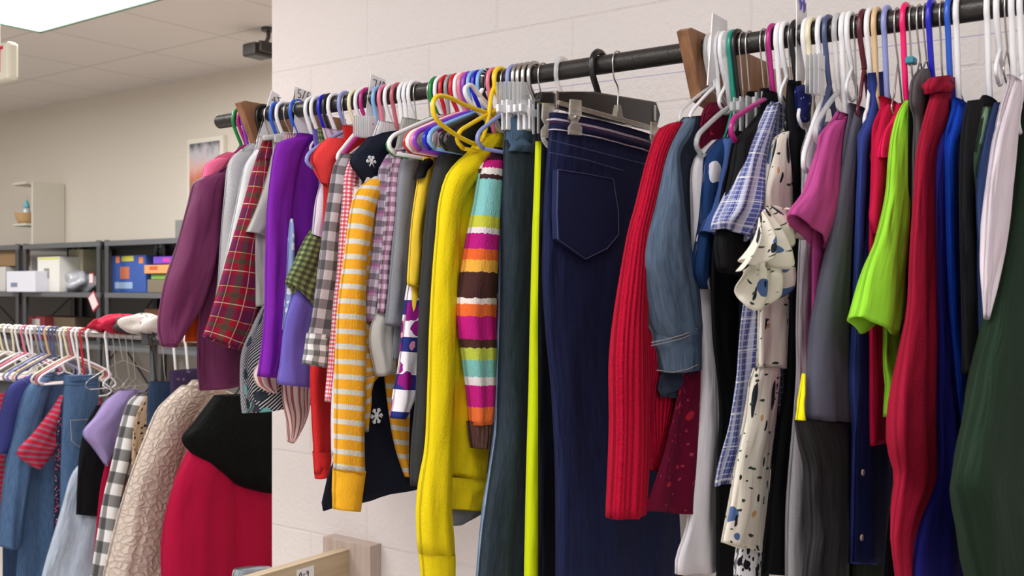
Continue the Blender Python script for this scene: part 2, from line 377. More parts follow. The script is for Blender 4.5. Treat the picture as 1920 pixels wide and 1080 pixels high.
def hanger(X, colour, label, hw=.18, drop=.05, Y=ROD_Y, Z=ROD_Z, rr=.0165, group=None, kind=None, fall=.055, tilt=0., lean=0., thin=False):
    wire = colour == 'wire'; tr = .0014 if wire else .0042
    nm = 'wire_hanger' if wire else 'plastic_hanger'
    if kind == 'clip': nm = 'clip_hanger'
    h = thing(nm, label, 'hanger', (X, Y, Z-drop), group)
    R = rr+tr+.001; m = hmat(colour)
    zc = Z + 0.0
    hook = arc(Y, zc, R, -15, 175, 12, X)
    hook += [(X, Y-R*1.02, zc-.012), (X, Y-R*.8, zc-.026), (X, Y-R*.3, zc-drop*.8), (X, Y, zc-drop), (X, Y, zc-drop-.006)]
    MB().tube(crom(hook, 30), tr, 8).build('hook', hmat('wire') if (kind == 'clip' or wire) else m, h, smooth=True)
    zn = zc-drop-.004
    if kind == 'clip':
        body = MB(); c2 = hmat('clear') if colour in ('clear', 'wire') else m
        body.box((X-.003, Y-hw, zn-.02), (X+.003, Y+hw, zn-.006)); body.build('bar', c2, h, bev=.001)
        for s in (-1, 1):
            y = Y+s*(hw-.035); cl = MB()
            cl.box((X-.007, y-.014, zn-.05), (X-.0035, y+.014, zn+.005)).box((X+.0035, y-.014, zn-.05), (X+.007, y+.014, zn+.005))
            cl.build('clip', c2, h, bev=.001)
        return h
    if thin: tr = min(tr, .0028)
    ca, sa = math.cos(tilt), math.sin(tilt); cl_ = math.tan(lean)
    def T(y, z): dy, dz = y-Y, z-zn; return (X+0.0+cl_*dy, Y+dy*ca-dz*sa, zn+dy*sa+dz*ca)
    top = [T(Y+s*hw*q, zn-fall*q**1.15) for s, qs in ((-1, (1, .85, .6, .35, .15, .03)), (1, (.03, .15, .35, .6, .85, 1))) for q in qs]
    e = .012
    left = [T(Y-hw-e*.8, zn-fall-.010), T(Y-hw-e, zn-fall-.022), T(Y-hw+.004, zn-fall-.033)]
    right = [T(Y+hw+e*.8, zn-fall-.010), T(Y+hw+e, zn-fall-.022), T(Y+hw-.004, zn-fall-.033)]
    MB().tube(crom(left[::-1]+top+right, 46), tr, 8).build('shoulder_bar', m, h, smooth=True)
    MB().tube([T(Y-hw+.004, zn-fall-.033), T(Y, zn-fall-.035), T(Y+hw-.004, zn-fall-.033)], tr*.9, 8).build('lower_bar', m, h, smooth=True)
    return h

# ================================================================ GARMENTS
SEED = [0]; FIT = {}
def fit_hanger(u, Y, Z, kk):
    if kk.pop('show', False) or (u, Y) not in FIT or kk.get('kind'): return kk
    z0, o_, sw = FIT[(u, Y)]; z0 = min(z0, Z-.03); zt = z0-.055; yl = Y-sw
    if o_:
        yl = o_[0][0] if zt > o_[0][1] else None
        if zt > o_[0][1]+.03: yl = Y-.06
        for p, q in zip(o_, o_[1:]):
            if p[1] >= zt >= q[1]: yl = p[0]+(q[0]-p[0])*(p[1]-zt)/max(.001, p[1]-q[1]); break
        if yl is None: yl = o_[-1][0]
    kk['hw'] = max(.02, min(.16, (Y-yl)*.8-.014)); kk['drop'] = Z-z0+.004; kk['fall'] = .05; kk['thin'] = True
    if o_ and zt > o_[0][1]+.03: kk['hw'] = .012; kk['fall'] = .012
    return kk
def garment(hook, name, label, cat, mat, sleeve=None, body=None, tv=None, parts=(), Y=ROD_Y, Z=ROD_Z, X=None, drop=.055, sw=.125, bw=.125,
            length=.42, hem=None, bth=.008, sth=.013, sfold=.003, bfold=.003, far=True, neck=.05, collar=None, smat=None, cuff=None, cuffmat=None, shem=0, sdip=None):
    SEED[0] += 1; sd = SEED[0]
    if X is None: X = rodpt(hook, Y-.021)
    z0 = Z-drop
    if tv: D = -CC*X+SS*Y; z0 = EYE+D*(HZ-tv)/F
    g = thing(name, label, cat, (X, Y, z0))
    src = sleeve or (body if isinstance(body, list) else None) or (parts[0][1] if parts else None)
    o_ = []
    if src: o_ = [pl(q[0], q[1], X) for q in src]
    if body is None and not sleeve: o_ = []
    FIT[(hook, Y)] = (z0, o_, sw)
    if body == 'px': pass
    elif body is not None and body != 'none':
        ribs = []
        for q in body:
            L = pl(q[0], q[1], X)
            ribs.append((L[0], L[1], 2*Y-L[0] if len(q) < 4 else pl(q[2], q[3], X)[0], L[1] if len(q) < 4 else pl(q[2], q[3], X)[1]))
        ribs = [(a, b, min(c, WALL-.02 if Y < WALL else 9), d) for a, b, c, d in ribs]
        loft('body', ribs, X, bth, mat, g, fold=bfold, seed=sd, shrink=True, M=40)
    if body is None:
        H = hem or bw
        ribs = [(-neck*.8, 0), (-neck*1.3, -.012), (-sw*.8, -.038), (-sw, -.055), (-sw*1.0, -.10), (-bw, -.2), (-bw, -length*.6), (-H, -length)]
        lim = None
        if sleeve:
            sl = [(pl(a, b, X), pl(c, d, X)) for a, b, c, d in sleeve]
            def lim(z):
                if z > sl[0][0][1]: f = min(1, (z0-z)/max(.01, z0-sl[0][0][1])); return (Y-neck*.8)*(1-f)+(sl[0][0][0]+.004)*f
                for (p, q), (p2, q2) in zip(sl, sl[1:]):
                    if p[1] >= z >= p2[1]:
                        f = (p[1]-z)/max(.001, p[1]-p2[1]); L = p[0]+(p2[0]-p[0])*f; R = q[0]+(q2[0]-q[0])*f
                        k = min(.5, max(.08, (z0-z-.04)*4)); return L+(R-L)*k
                return (sl[-1][0][0]+sl[-1][1][0])/2
        loft('body', [(max(Y+a, lim(z0+b)) if lim else Y+a, z0+b, min(Y-a, WALL-.02 if Y < WALL else 9), z0+b) for a, b in ribs], X, bth, mat, g, shrink=False, fold=bfold, seed=sd, M=40, top=.8)
    if sleeve:
        rb = []
        for a, b, c, d in sleeve:
            L, R = pl(a, b, X), pl(c, d, X); rb.append((L[0], L[1], R[0], R[1]))
        loft('sleeve', rb, X+.005, sth, smat or mat, g, fold=sfold, seed=sd+50, dip=sdip)
        if far:
            mr = []
            for a, b, c, d in rb:
                yl = min(2*Y-c, WALL-.055 if Y < WALL else 9); yr = min(2*Y-a, WALL-.012 if Y < WALL else 9); mr.append((yl, d, max(yr, yl+.02), b))
            loft('sleeve', mr, X, sth*.7, smat or mat, g, shrink=False, fold=.002, seed=sd+90, M=20, N=24)
    if cuff:
        rb = []
        for a, b, c, d in cuff: L, R = pl(a, b, X), pl(c, d, X); rb.append((L[0], L[1], R[0], R[1]))
        loft('cuff', rb, X+.003, sth*1.08, cuffmat or smat or mat, g, fold=.001, seed=sd, M=12, top=1)
    if collar:
        cm, ch = collar
        cb = []
        for i in range(25):
            a = 2*math.pi*i/24
            cb.append((X+.016*math.cos(a), Y+neck*1.15*math.sin(a), z0-.004-.012*abs(math.sin(a))+ch))
        MB().tube(cb[:-1], ch, 8, flat=.5, closed=True).build('collar', cm, g, smooth=True)
    for p in parts:
        pn, ribs, pm, dx, pth = p[:5]; kw = p[5] if len(p) > 5 else {}
        rb = []
        for q in ribs: L, R = pl(q[0], q[1], X+dx), pl(q[2], q[3], X+dx); rb.append((L[0], L[1], R[0], R[1]))
        loft(pn, rb, X+dx, pth, pm, g, seed=sd+len(ribs), **kw)
    return g, X, z0
HK = []      # (hook u, colour, label, kwargs)
def hk(u, colour, label=None, **k): HK.append((u, colour, label, k))

# ---- cloth library
plum = cloth('plum_satin', (112, 50, 88), rough=.55, wr=.5); dplum = plum
heather = cloth('heather_grey_knit', (168, 168, 172), c2=(205, 205, 208)); palewhite = cloth('pale_white_cotton', (222, 222, 226))
tartan = cloth('red_tartan', (170, 26, 50), layers=[('u', .055, 0, .02, (30, 40, 90), .45), ('v', .075, .01, .026, (30, 40, 90), .45), ('u', .055, .028, .009, (30, 80, 60), .6), ('v', .075, .045, .011, (30, 80, 60), .6), ('u', .055, .009, .0018, (225, 215, 190), .75), ('v', .075, .02, .0018, (225, 215, 190), .75), ('u', .055, .04, .0014, (220, 180, 80), .7), ('v', .075, .06, .0014, (220, 200, 110), .7)], wr=.3)
ltgrey = cloth('pale_sage_grey', (186, 186, 178)); geo = cloth('geometric_black_white', (205, 208, 212), layers=[('d', .008, 0, .0045, (28, 26, 34), 1), ('b', 26, .28, (60, 70, 80), 1, 1.1), ('b', 18, .2, (120, 190, 190), 1, 2.7)])
pstripe = cloth('candy_stripe', (232, 212, 205), layers=[('u', .012, 0, .0045, (170, 70, 85), .9)]); purple = cloth('purple_jersey', (124, 36, 165), wr=.35)
ltblue = cloth('light_blue_print', (150, 170, 215), layers=[('b', 45, .3, (235, 238, 245), 1, .4)]); lav = cloth('periwinkle_cotton', (112, 100, 190), wr=.35)
ggreen = cloth('green_gingham', (150, 165, 105), layers=[('u', .013, 0, .0065, (30, 38, 48), .6), ('v', .013, 0, .0065, (30, 38, 48), .6)], wr=.25)
whitelav = cloth('white_lavender_stripe', (226, 216, 230), layers=[('u', .03, 0, .012, (175, 140, 190), .8)]); coral = cloth('coral_fleece', (222, 62, 62), kind='fleece')
redfl = cloth('red_fleece', (205, 42, 44), kind='fleece', wr=.3)
buff = cloth('buffalo_plaid_muted', (196, 188, 196), layers=[('u', .034, 0, .017, (32, 28, 34), .68), ('v', .038, 0, .019, (32, 28, 34), .62)], wr=.25)
buffc = cloth('buffalo_gingham_cuff', (235, 233, 236), layers=[('u', .026, 0, .013, (30, 28, 32), .62), ('v', .022, 0, .011, (30, 28, 32), .62)], wr=.2)
rging = cloth('red_gingham', (238, 226, 232), layers=[('u', .008, 0, .0042, (205, 20, 60), .72), ('v', .008, 0, .0042, (205, 20, 60), .72)], wr=.2)
white = cloth('white_cotton', (232, 226, 232), wr=.35); navy = cloth('navy_knit', (24, 28, 44), kind='fleece'); black = cloth('black_cotton', (22, 22, 25)); nblack = cloth('blueblack_cotton', (18, 20, 30))
ystripe = cloth('yellow_grey_stripe', (230, 162, 42), layers=[('v', .0285, .004, .0098, (205, 200, 192), 1)], kind='knit', wr=.22)
yellowrib = cloth('mustard_rib', (236, 172, 40), kind='knit', wr=.2)
pplaid = cloth('purple_grey_plaid', (200, 184, 204), layers=[('u', .02, 0, .009, (90, 70, 90), .55), ('v', .026, 0, .012, (55, 48, 58), .62), ('v', .052, .02, .012, (170, 90, 150), .5)], wr=.2)
bwg = cloth('black_white_pink_gingham', (226, 214, 226), layers=[('u', .017, .004, .0085, (30, 27, 34), .7), ('v', .019, 0, .0095, (30, 27, 34), .7), ('u', .05, .02, .012, (190, 110, 160), .45)], wr=.2)
lgrey = cloth('light_grey_jersey', (186, 182, 178), wr=.4); slateg = cloth('slate_heather', (118, 120, 130), c2=(138, 140, 150), wr=.3)
mustard = cloth('soft_yellow_cotton', (224, 188, 54)); flor = cloth('magenta_navy_floral', (236, 228, 236), layers=[('v', .07, .0, .028, (40, 50, 120), 1), ('b', 22, .34, (140, 25, 120), 1, .7), ('b', 30, .2, (230, 150, 180), 1, 2.1)])
char = cloth('charcoal_cotton', (52, 53, 55), wr=.25); yel = cloth('bright_yellow_fleece', (228, 202, 20), kind='fleece', wr=.35)
djean = cloth('dark_teal_denim', (46, 56, 66), c2=(60, 72, 82), kind='denim', wr=.3); ljean = cloth('light_worn_denim', (110, 135, 175), c2=(160, 180, 210), kind='denim')
bjean = cloth('waist_denim', (62, 84, 108), c2=(84, 106, 130), kind='denim')
lime = cloth('lime_jersey', (222, 238, 26), wr=.15); ind = cloth('indigo_denim', (26, 32, 66), c2=(34, 41, 76), kind='denim', wr=.4)
indband = cloth('waistband_elastic', (28, 30, 62), layers=[('v', .018, -.003, .0035, (205, 195, 210), .85), ('v', .018, -.009, .001, (120, 40, 60), .8)], kind='knit', wr=.1)
rrib = cloth('crimson_rib_knit', (176, 8, 46), kind='rib', wr=.3); denim = cloth('grey_blue_denim', (78, 94, 116), c2=(104, 122, 146), kind='denim', wr=.45)
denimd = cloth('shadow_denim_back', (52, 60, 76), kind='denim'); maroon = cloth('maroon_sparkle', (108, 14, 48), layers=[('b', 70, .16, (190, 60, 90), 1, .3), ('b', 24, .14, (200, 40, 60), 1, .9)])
navh = cloth('navy_heart_print', (32, 62, 112), layers=[('b', 16, .26, (232, 226, 240), 1, .35)]); mblue = cloth('mid_blue_cotton', (78, 104, 168))
bplaid = cloth('blue_white_plaid', (84, 94, 158), layers=[('u', .03, .004, .013, (205, 208, 228), .8), ('v', .0085, 0, .0015, (225, 225, 240), .6), ('u', .03, .009, .0022, (20, 20, 50), .9), ('u', .0075, 0, .0012, (215, 215, 235), .5), ('v', .045, .02, .002, (240, 240, 245), .8)], wr=.3)
cream = cloth('cream_leaf_print', (226, 218, 204), layers=[('b', 9, .2, (78, 104, 150), 1.2, .8), ('b', 13, .12, (150, 160, 190), 1, 5.1), ('b', 26, .24, (34, 42, 52), .33, 1.9), ('b', 30, .2, (50, 66, 58), 2.9, 3.3), ('b', 22, .12, (205, 160, 110), 1, .4), ('b', 44, .16, (24, 28, 36), .5, 4.4)], wr=.35)
nspark = cloth('navy_sequin', (28, 34, 90), layers=[('b', 90, .14, (150, 170, 230), 1, .2)], rough=.4)
hgrey = cloth('speckled_grey_jersey', (170, 166, 172), c2=(196, 192, 198)); orchid = cloth('orchid_jersey', (184, 74, 140), wr=.3)
slate = cloth('slate_fleece', (84, 84, 98), wr=.2); blk2 = cloth('charcoal_nylon', (44, 44, 46), rough=.6); yelacc = cloth('neon_yellow_panel', (240, 225, 20))
bluej = cloth('cobalt_jersey', (52, 68, 140), wr=.3); dnavy = cloth('deep_navy', (28, 32, 80), wr=.3); crim = cloth('crimson_jersey', (196, 22, 66), wr=.25)
hpink = cloth('hot_pink_jersey', (235, 30, 90)); limet = cloth('lime_green_jersey', (156, 226, 60), wr=.35); dgrey = cloth('warm_dark_grey', (88, 82, 86)); crim2 = cloth('deep_crimson_fleece', (160, 22, 52), wr=.3, kind='fleece')
indigo = cloth('indigo_jersey', (44, 42, 142), wr=.3); royal = cloth('royal_blue_jersey', (24, 72, 196), wr=.3); camo = cloth('green_camo', (90, 120, 95), layers=[('b', 20, .35, (150, 180, 150), .6, .3), ('b', 16, .3, (40, 60, 45), .6, 1.3)])
navy2 = cloth('slate_navy', (48, 66, 112)); pwhite = cloth('pinkish_white_cotton', (226, 212, 222), wr=.4); dgreen = cloth('dark_green_knit', (34, 52, 38), wr=.3, kind='fleece')
pinkc = cloth('pink_cotton', (236, 110, 150)); orange = cloth('orange_cotton', (214, 84, 24)); lteal = cloth('pale_teal_grey', (150, 165, 165))
multi = cloth('multicolour_knit', (255, 255, 255), kind='knit', wr=.15, length=.56, stops=[(0, (60, 30, 45)), (.03, (190, 30, 120)), (.06, (235, 225, 225)), (.085, (70, 40, 45)), (.1, (140, 205, 205)), (.225, (205, 205, 70)), (.265, (235, 225, 230)), (.285, (190, 30, 130)), (.335, (235, 105, 50)), (.37, (240, 175, 70)), (.41, (74, 44, 42)), (.49, (240, 225, 220)), (.51, (238, 112, 52)), (.55, (200, 30, 130)), (.625, (80, 50, 45)), (.65, (195, 205, 80)), (.69, (130, 195, 190)), (.745, (240, 230, 232)), (.77, (205, 35, 135)), (.84, (245, 118, 62)), (.925, (84, 56, 52)), (.955, (235, 220, 220)), (.963, (200, 40, 120)), (.975, (96, 66, 62))])
brownrib = cloth('brown_rib_cuff', (98, 68, 62), kind='rib')

# ---- left part of the pipe
garment(438, 'shirt', 'orange cotton shirt behind the plum blouse, only slivers showing', 'shirt', orange, body=[(417, 300), (395, 316), (372, 350), (360, 460), (350, 560), (346, 632), (346, 641)], bth=.007)
hk(438, 'green', 'green plastic hanger nearest the left end of the pipe, holding the orange shirt', hw=.13)
garment(447, 'shirt', 'pink shirt with rounded shoulder directly behind the plum blouse', 'shirt', pinkc, sleeve=[(405, 296, 430, 296), (384, 307, 420, 310), (375, 330, 402, 345), (368, 400, 395, 410)], body=[(425, 285), (400, 300), (392, 340), (388, 480)], bth=.006, far=False)
hk(447, 'magenta', 'magenta hanger holding the pink shirt', hw=.13)
garment(455, 'blouse', 'plum purple blouse with full gathered sleeve, leftmost on the pipe', 'blouse', plum,
    sleeve=[(400, 325, 424, 320), (373, 334, 420, 338), (357, 346, 415, 365), (347, 385, 412, 420), (328, 455, 404, 470), (306, 528, 392, 522), (297, 590, 374, 576), (295, 625, 352, 612), (299, 648, 336, 640)], sth=.03, sfold=.005,
    body=[(425, 312), (402, 326), (398, 345), (402, 420), (392, 520), (372, 600), (369, 680), (374, 733)], bth=.009, bfold=.004,
    cuff=[(298, 640, 338, 632), (303, 650, 330, 652)], drop=.08)
hk(455, 'purple', 'purple hanger holding the plum blouse', hw=.13)
garment(482, 'shirt', 'heather grey long sleeved shirt squeezed right of the plum blouse', 'shirt', heather,
    sleeve=[(444, 284, 474, 280), (425, 306, 462, 315), (418, 363, 446, 372), (410, 454, 436, 460), (404, 530, 428, 538), (394, 590, 416, 594)], body=None, tv=272, sw=.1, length=.4)
hk(482, 'black', 'black hanger holding the heather grey shirt', hw=.11)
garment(495, 'shirt', 'white shirt with small grey print between grey shirt and red tartan sleeve', 'shirt', palewhite,
    sleeve=[(478, 280, 496, 276), (458, 305, 484, 312), (449, 335, 474, 345), (432, 422, 462, 430), (414, 522, 440, 530), (408, 560, 430, 566)], body=None, sw=.1, length=.42)
hk(495, 'wire', 'thin wire hanger between the black and blue hooks beside the 4T card', hw=.1)
garment(508, 'shirt', 'red tartan plaid shirt with green and cream lines, wide sleeve', 'shirt', tartan,
    sleeve=[(477, 300, 500, 296), (466, 335, 500, 340), (448, 398, 497, 405), (427, 470, 490, 478), (408, 537, 486, 545), (392, 588, 474, 606), (377, 630, 449, 657)], sth=.016, body=None, sw=.1, length=.45, bw=.1, sfold=.003)
hk(508, 'blue', 'blue hanger holding the red tartan shirt right of the 4T card', hw=.1)
garment(519, 'shirt', 'pale grey short sleeved shirt left of the purple one', 'shirt', ltgrey,
    sleeve=[(512, 276, 532, 272), (500, 318, 528, 325), (482, 376, 524, 388), (458, 434, 500, 446)], body=None, length=.38, collar=(ltgrey, .006))
hk(519, 'white', 'white hanger holding the pale grey short sleeved shirt', hw=.12)
garment(531, 'skirt', 'black and white geometric print skirt showing under the tartan sleeve', 'skirt', geo, body=[(500, 560), (478, 600), (454, 660), (449, 700), (450, 750), (453, 776)], bth=.012, bfold=.006)
hk(531, 'wire', 'thin wire hanger above the pale grey shirt', kind='clip', hw=.045)
garment(545, 'blouse', 'pink and white striped blouse, cuff showing below the purple sleeve', 'blouse', pstripe,
    sleeve=[(540, 420, 552, 420), (508, 560, 530, 566), (496, 630, 524, 634), (480, 680, 520, 684), (471, 700, 519, 702), (478, 722, 519, 728), (496, 732, 517, 738)], sfold=.005,
    parts=[('shirt_tail', [(525, 640, 585, 640), (527, 735, 582, 735), (533, 780, 580, 775), (539, 815, 566, 810), (541, 828, 552, 832)], pstripe, .004, .012, dict(fold=.006, freq=1.6))], length=.5)
hk(545, 'blue', 'blue hanger left of the 5/6 card', hw=.12)
garment(573, 'shirt', 'vivid purple long sleeved shirt', 'shirt', purple, tv=253,
    sleeve=[(549, 257, 584, 254), (524, 264, 572, 270), (512, 277, 560, 296), (504, 324, 552, 336), (497, 389, 544, 396), (494, 474, 538, 480), (493, 540, 534, 545), (492, 596, 532, 600), (486, 660, 524, 664), (480, 703, 515, 710)], sth=.018, sfold=.004,
    length=.40, sw=.12)
hk(573, 'white', 'white hanger right of the 5/6 card holding the purple shirt', hw=.12)
garment(584, 'shirt', 'light blue print shirt, a narrow strip between purple and periwinkle sleeves', 'shirt', ltblue,
    sleeve=[(541, 410, 546, 410), (537, 440, 549, 440), (534, 500, 550, 502), (530, 560, 550, 562), (526, 620, 548, 622)], body='none', far=False)
hk(584, 'white', 'white hanger holding the light blue print shirt', hw=.11)
garment(598, 'shirt', 'periwinkle shirt with a buttoned cuff', 'shirt', lav,
    sleeve=[(600, 380, 612, 380), (584, 440, 604, 444), (566, 500, 600, 504), (546, 550, 594, 556), (536, 580, 586, 590), (528, 620, 582, 628), (522, 680, 580, 690), (517, 712, 580, 722), (518, 719, 581, 728)], sth=.016, length=.4, sw=.11)
_gl = [o for o in COL.objects if o.get('label', '').startswith('periwinkle shirt')][0]; _x = rodpt(598, ROD_Y-.021)+.019; _y, _z = pl(557, 697, _x)
MB().tube([(_x, _y+.006*math.cos(k*.52), _z+.006*math.sin(k*.52)) for k in range(12)], .0012, 6, closed=True).build('button', solid('button_indigo', (60, 50, 130), .4), _gl)
hk(598, 'royal', 'blue hanger holding the periwinkle shirt', hw=.11)
garment(607, 'shirt', 'green and black gingham short sleeved shirt', 'shirt', ggreen,
    sleeve=[(608, 375, 632, 370), (598, 400, 628, 404), (566, 450, 620, 462), (546, 495, 606, 515), (533, 526, 590, 556), (540, 532, 583, 575)], sth=.016, length=.36, sw=.1)
hk(607, 'black', 'black hanger holding the green gingham shirt', hw=.11)
garment(616, 'shirt', 'white and lavender striped shirt under the coral hoodie', 'shirt', whitelav,
    sleeve=[(618, 300, 640, 300), (600, 338, 636, 342), (590, 370, 624, 385), (586, 400, 616, 420), (584, 440, 608, 455)], length=.38, sw=.11)
hk(616, 'white', 'white hanger left of the bare stretch of pipe', hw=.12)
garment(640, 'hoodie', 'coral red hoodie with slumped hood', 'hoodie', coral, tv=262,
    sleeve=[(612, 258, 646, 262), (592, 272, 644, 292), (581, 296, 634, 320), (588, 320, 622, 335), (600, 344, 612, 348)], sth=.02, length=.36, sw=.1, far=False)
hk(640, 'wire', 'thin silver wire hanger in the gap of bare pipe', hw=.1)
hk(636, 'periwinkle', 'pale blue empty hanger hooked in front of the coral hoodie', hw=.10, drop=.055)
garment(655, 'sweatshirt', 'red sweatshirt with long cuffed sleeve hanging below the buffalo plaid', 'sweatshirt', redfl,
    sleeve=[(650, 340, 670, 340), (618, 500, 646, 500), (588, 620, 632, 622), (578, 690, 625, 692), (581, 780, 621, 782), (585, 845, 618, 846), (587, 888, 616, 884)], cuff=[(584, 846, 619, 848), (586, 870, 618, 868), (588, 899, 615, 891)], length=.4, sw=.11)
hk(655, 'ivory', 'ivory hanger holding the red sweatshirt', hw=.11)
hk(667, 'white', 'white plastic hanger between the ivory and the magenta hooks', hw=.06)
hk(677, 'magenta', 'magenta hanger just left of the 7/8 card', hw=.06)
garment(700, 'shirt', 'black, grey and white buffalo plaid shirt with checked cuff', 'shirt', buff, tv=270,
    sleeve=[(637, 288, 668, 290), (621, 315, 660, 325), (611, 373, 650, 380), (600, 454, 640, 460), (590, 540, 632, 545), (582, 600, 622, 605), (575, 632, 616, 634)],
    cuff=[(573, 624, 616, 628), (568, 655, 614, 660), (564, 680, 612, 690)], cuffmat=buffc, length=.40, sw=.13)
hk(700, 'sky', 'sky blue hanger right of the 7/8 card', hw=.13)
garment(711, 'shirt', 'red and white gingham shirt, narrow sleeve between plaid and yellow stripes', 'shirt', rging, tv=262,
    sleeve=[(652, 300, 684, 300), (642, 330, 672, 336), (635, 405, 662, 410), (630, 474, 654, 478), (622, 560, 644, 562), (616, 634, 636, 636), (611, 700, 628, 702), (606, 752, 618, 754)], length=.40, sw=.13)
hk(711, 'pink', 'pink hanger holding the red gingham shirt', hw=.13)
garment(722, 'shirt', 'white shirt whose narrow sleeve shows right of the red sleeve', 'shirt', white, sleeve=[(660, 350, 690, 350), (640, 560, 668, 560), (622, 700, 650, 700), (616, 780, 640, 780), (616, 853, 636, 854)], length=.4, sw=.12)
hk(722, 'white', 'white hanger between the pink and rose hooks', hw=.13)
g, X, z0 = garment(735, 'dress', 'black and navy dress with white snowflakes and a flared hem', 'dress', navy, tv=248,
    sleeve=[(686, 258, 752, 244), (660, 290, 738, 282), (654, 308, 722, 320), (672, 335, 706, 345), (684, 352, 700, 352)], sth=.02, far=False,
    body=[(742, 244), (700, 256), (678, 300), (680, 360), (682, 480), (676, 620), (668, 760), (640, 840), (618, 885), (602, 950), (606, 957)], bth=.01, bfold=.005)
msnow = cloth('snowflake_white', (222, 222, 226), kind='knit')
def flake(u, v, r, X, parent, dx):
    mb = MB(); y, z = pl(u, v, X+dx)
    for k in range(6):
        a = k*math.pi/3; c, s = math.cos(a), math.sin(a); mb.tube([(X+dx, y, z), (X+dx, y+c*r, z+s*r)], .0022, 6)
        for q in (-1, 1):
            b = a+q*.6; mb.tube([(X+dx, y+c*r*.55, z+s*r*.55), (X+dx, y+c*r*.55+math.cos(b)*r*.4, z+s*r*.55+math.sin(b)*r*.4)], .0018, 6)
    mb.build('snowflake', msnow, parent)
flake(696, 303, .012, X, g, .024); flake(706, 780, .016, X, g, .02)
hk(735, 'rose', 'dusty rose hanger holding the snowflake dress', hw=.13)
garment(748, 'sweater', 'mustard yellow sweater with pale grey stripes and ribbed cuff', 'sweater', ystripe, tv=290,
    sleeve=[(694, 331, 716, 330), (671, 349, 712, 358), (655, 378, 700, 396), (646, 438, 692, 450), (640, 485, 684, 490), (631, 557, 683, 562), (625, 673, 684, 676), (623, 770, 682, 774), (623, 852, 682, 856), (621, 882, 683, 886)], sth=.024, sfold=.0035,
    cuff=[(622, 878, 683, 882), (621, 915, 678, 918), (622, 955, 673, 957)], cuffmat=yellowrib, far=False,
    body=[(735, 285), (700, 322), (680, 350), (676, 450), (676, 560), (676, 690), (680, 716, 713, 700), (681, 780, 694, 760), (682, 812, 688, 806)], bth=.009,
    parts=[('sleeve', [(716, 640, 766, 640), (722, 720, 769, 720), (731, 795, 768, 800), (742, 850, 768, 850), (757, 894, 766, 890)], ystripe, .004, .01)])
hk(748, 'white', 'white hanger holding the yellow striped sweater', hw=.12)
garment(757, 'shirt', 'purple and grey plaid shirt right of the yellow striped sweater', 'shirt', pplaid, tv=278,
    sleeve=[(722, 290, 746, 290), (706, 322, 738, 330), (701, 389, 732, 396), (694, 460, 722, 466), (687, 520, 712, 526), (684, 570, 704, 574), (684, 600, 697, 606)], length=.40, sw=.12)
hk(757, 'white', 'white hanger holding the purple plaid shirt', hw=.12)
garment(766, 'shirt', 'light grey shirt whose loose cuff hangs below the plaid shirts', 'shirt', lgrey,
    sleeve=[(730, 320, 755, 320), (704, 560, 745, 560), (690, 610, 742, 615), (688, 650, 741, 648), (697, 706, 736, 692)], sth=.018, sfold=.006, length=.4, sw=.12)
hk(766, 'white', 'white hanger holding the light grey shirt', hw=.12)
garment(774, 'shirt', 'black, white and pink gingham shirt beside the slate grey sleeve', 'shirt', bwg, tv=276,
    sleeve=[(738, 282, 762, 280), (726, 320, 754, 328), (720, 387, 750, 392), (714, 460, 742, 464), (708, 520, 735, 526), (703, 585, 722, 590)], length=.4, sw=.12)
hk(774, 'wire', 'silver wire hanger holding the black and pink gingham shirt', hw=.12)
garment(800, 'shirt', 'slate grey heather long sleeved shirt', 'shirt', slateg, tv=272,
    sleeve=[(762, 284, 786, 284), (748, 305, 780, 312), (742, 338, 776, 345), (738, 400, 772, 404), (732, 461, 764, 466), (725, 540, 760, 545), (718, 606, 752, 616)], length=.42, sw=.12)
hk(800, 'wire', 'silver wire hanger just left of the green hook', hw=.12)
hk(807, 'green', 'bright green hanger on the middle of the pipe', hw=.13)
hk(816, 'white', 'white hanger between the green and the red hooks', hw=.14)
garment(826, 'blouse', 'magenta, navy and white floral blouse with a scalloped cuff', 'blouse', flor,
    sleeve=[(784, 420, 806, 420), (762, 530, 786, 532), (757, 560, 784, 562), (752, 600, 784, 604), (741, 683, 780, 690), (731, 735, 775, 740), (725, 782, 757, 788)], sth=.018, sfold=.005, length=.4, sw=.11)
hk(826, 'red', 'red hanger holding the floral blouse', hw=.12)
garment(836, 'shirt', 'soft yellow shirt with gathered wrist', 'shirt', mustard, tv=276,
    sleeve=[(792, 292, 812, 290), (782, 320, 806, 330), (771, 380, 796, 386), (765, 430, 790, 436), (762, 490, 787, 496), (760, 528, 784, 532), (763, 536, 782, 540)], length=.4, sw=.11,
    parts=[('shoulder_trim', [(796, 298, 806, 296), (784, 312, 812, 306), (775, 336, 800, 332)], black, .008, .012)])
hk(836, 'grey', 'grey hanger holding the soft yellow shirt', hw=.12)
hk(845, 'red', 'red hanger right of the grey hook', hw=.14); hk(853, 'white', 'white hanger right of the second red hook', hw=.145)
hk(861, 'pink', 'pale pink hanger left of the violet hook', hw=.145); hk(869, 'purple', 'violet hanger with its rounded end showing', hw=.15)
hk(878, 'sky', 'sky blue hanger holding the charcoal shirt', hw=.155)
garment(878, 'shirt', 'charcoal black long sleeved shirt left of the bright yellow hoodie', 'shirt', char, tv=222,
    sleeve=[(862, 228, 902, 222), (836, 258, 880, 262), (816, 296, 862, 304), (806, 334, 850, 345), (797, 387, 842, 396), (785, 535, 832, 540), (780, 640, 822, 642), (776, 740, 815, 744), (767, 841, 806, 844), (765, 910, 800, 914)], sth=.016, length=.64, sw=.13)
hk(887, 'royal', 'deep blue hanger between two sky blue ones', hw=.15); hk(896, 'sky', 'sky blue hanger right of the deep blue hook', hw=.15)
hk(905, 'black', 'black hanger left of the pink and yellow hooks', hw=.13)
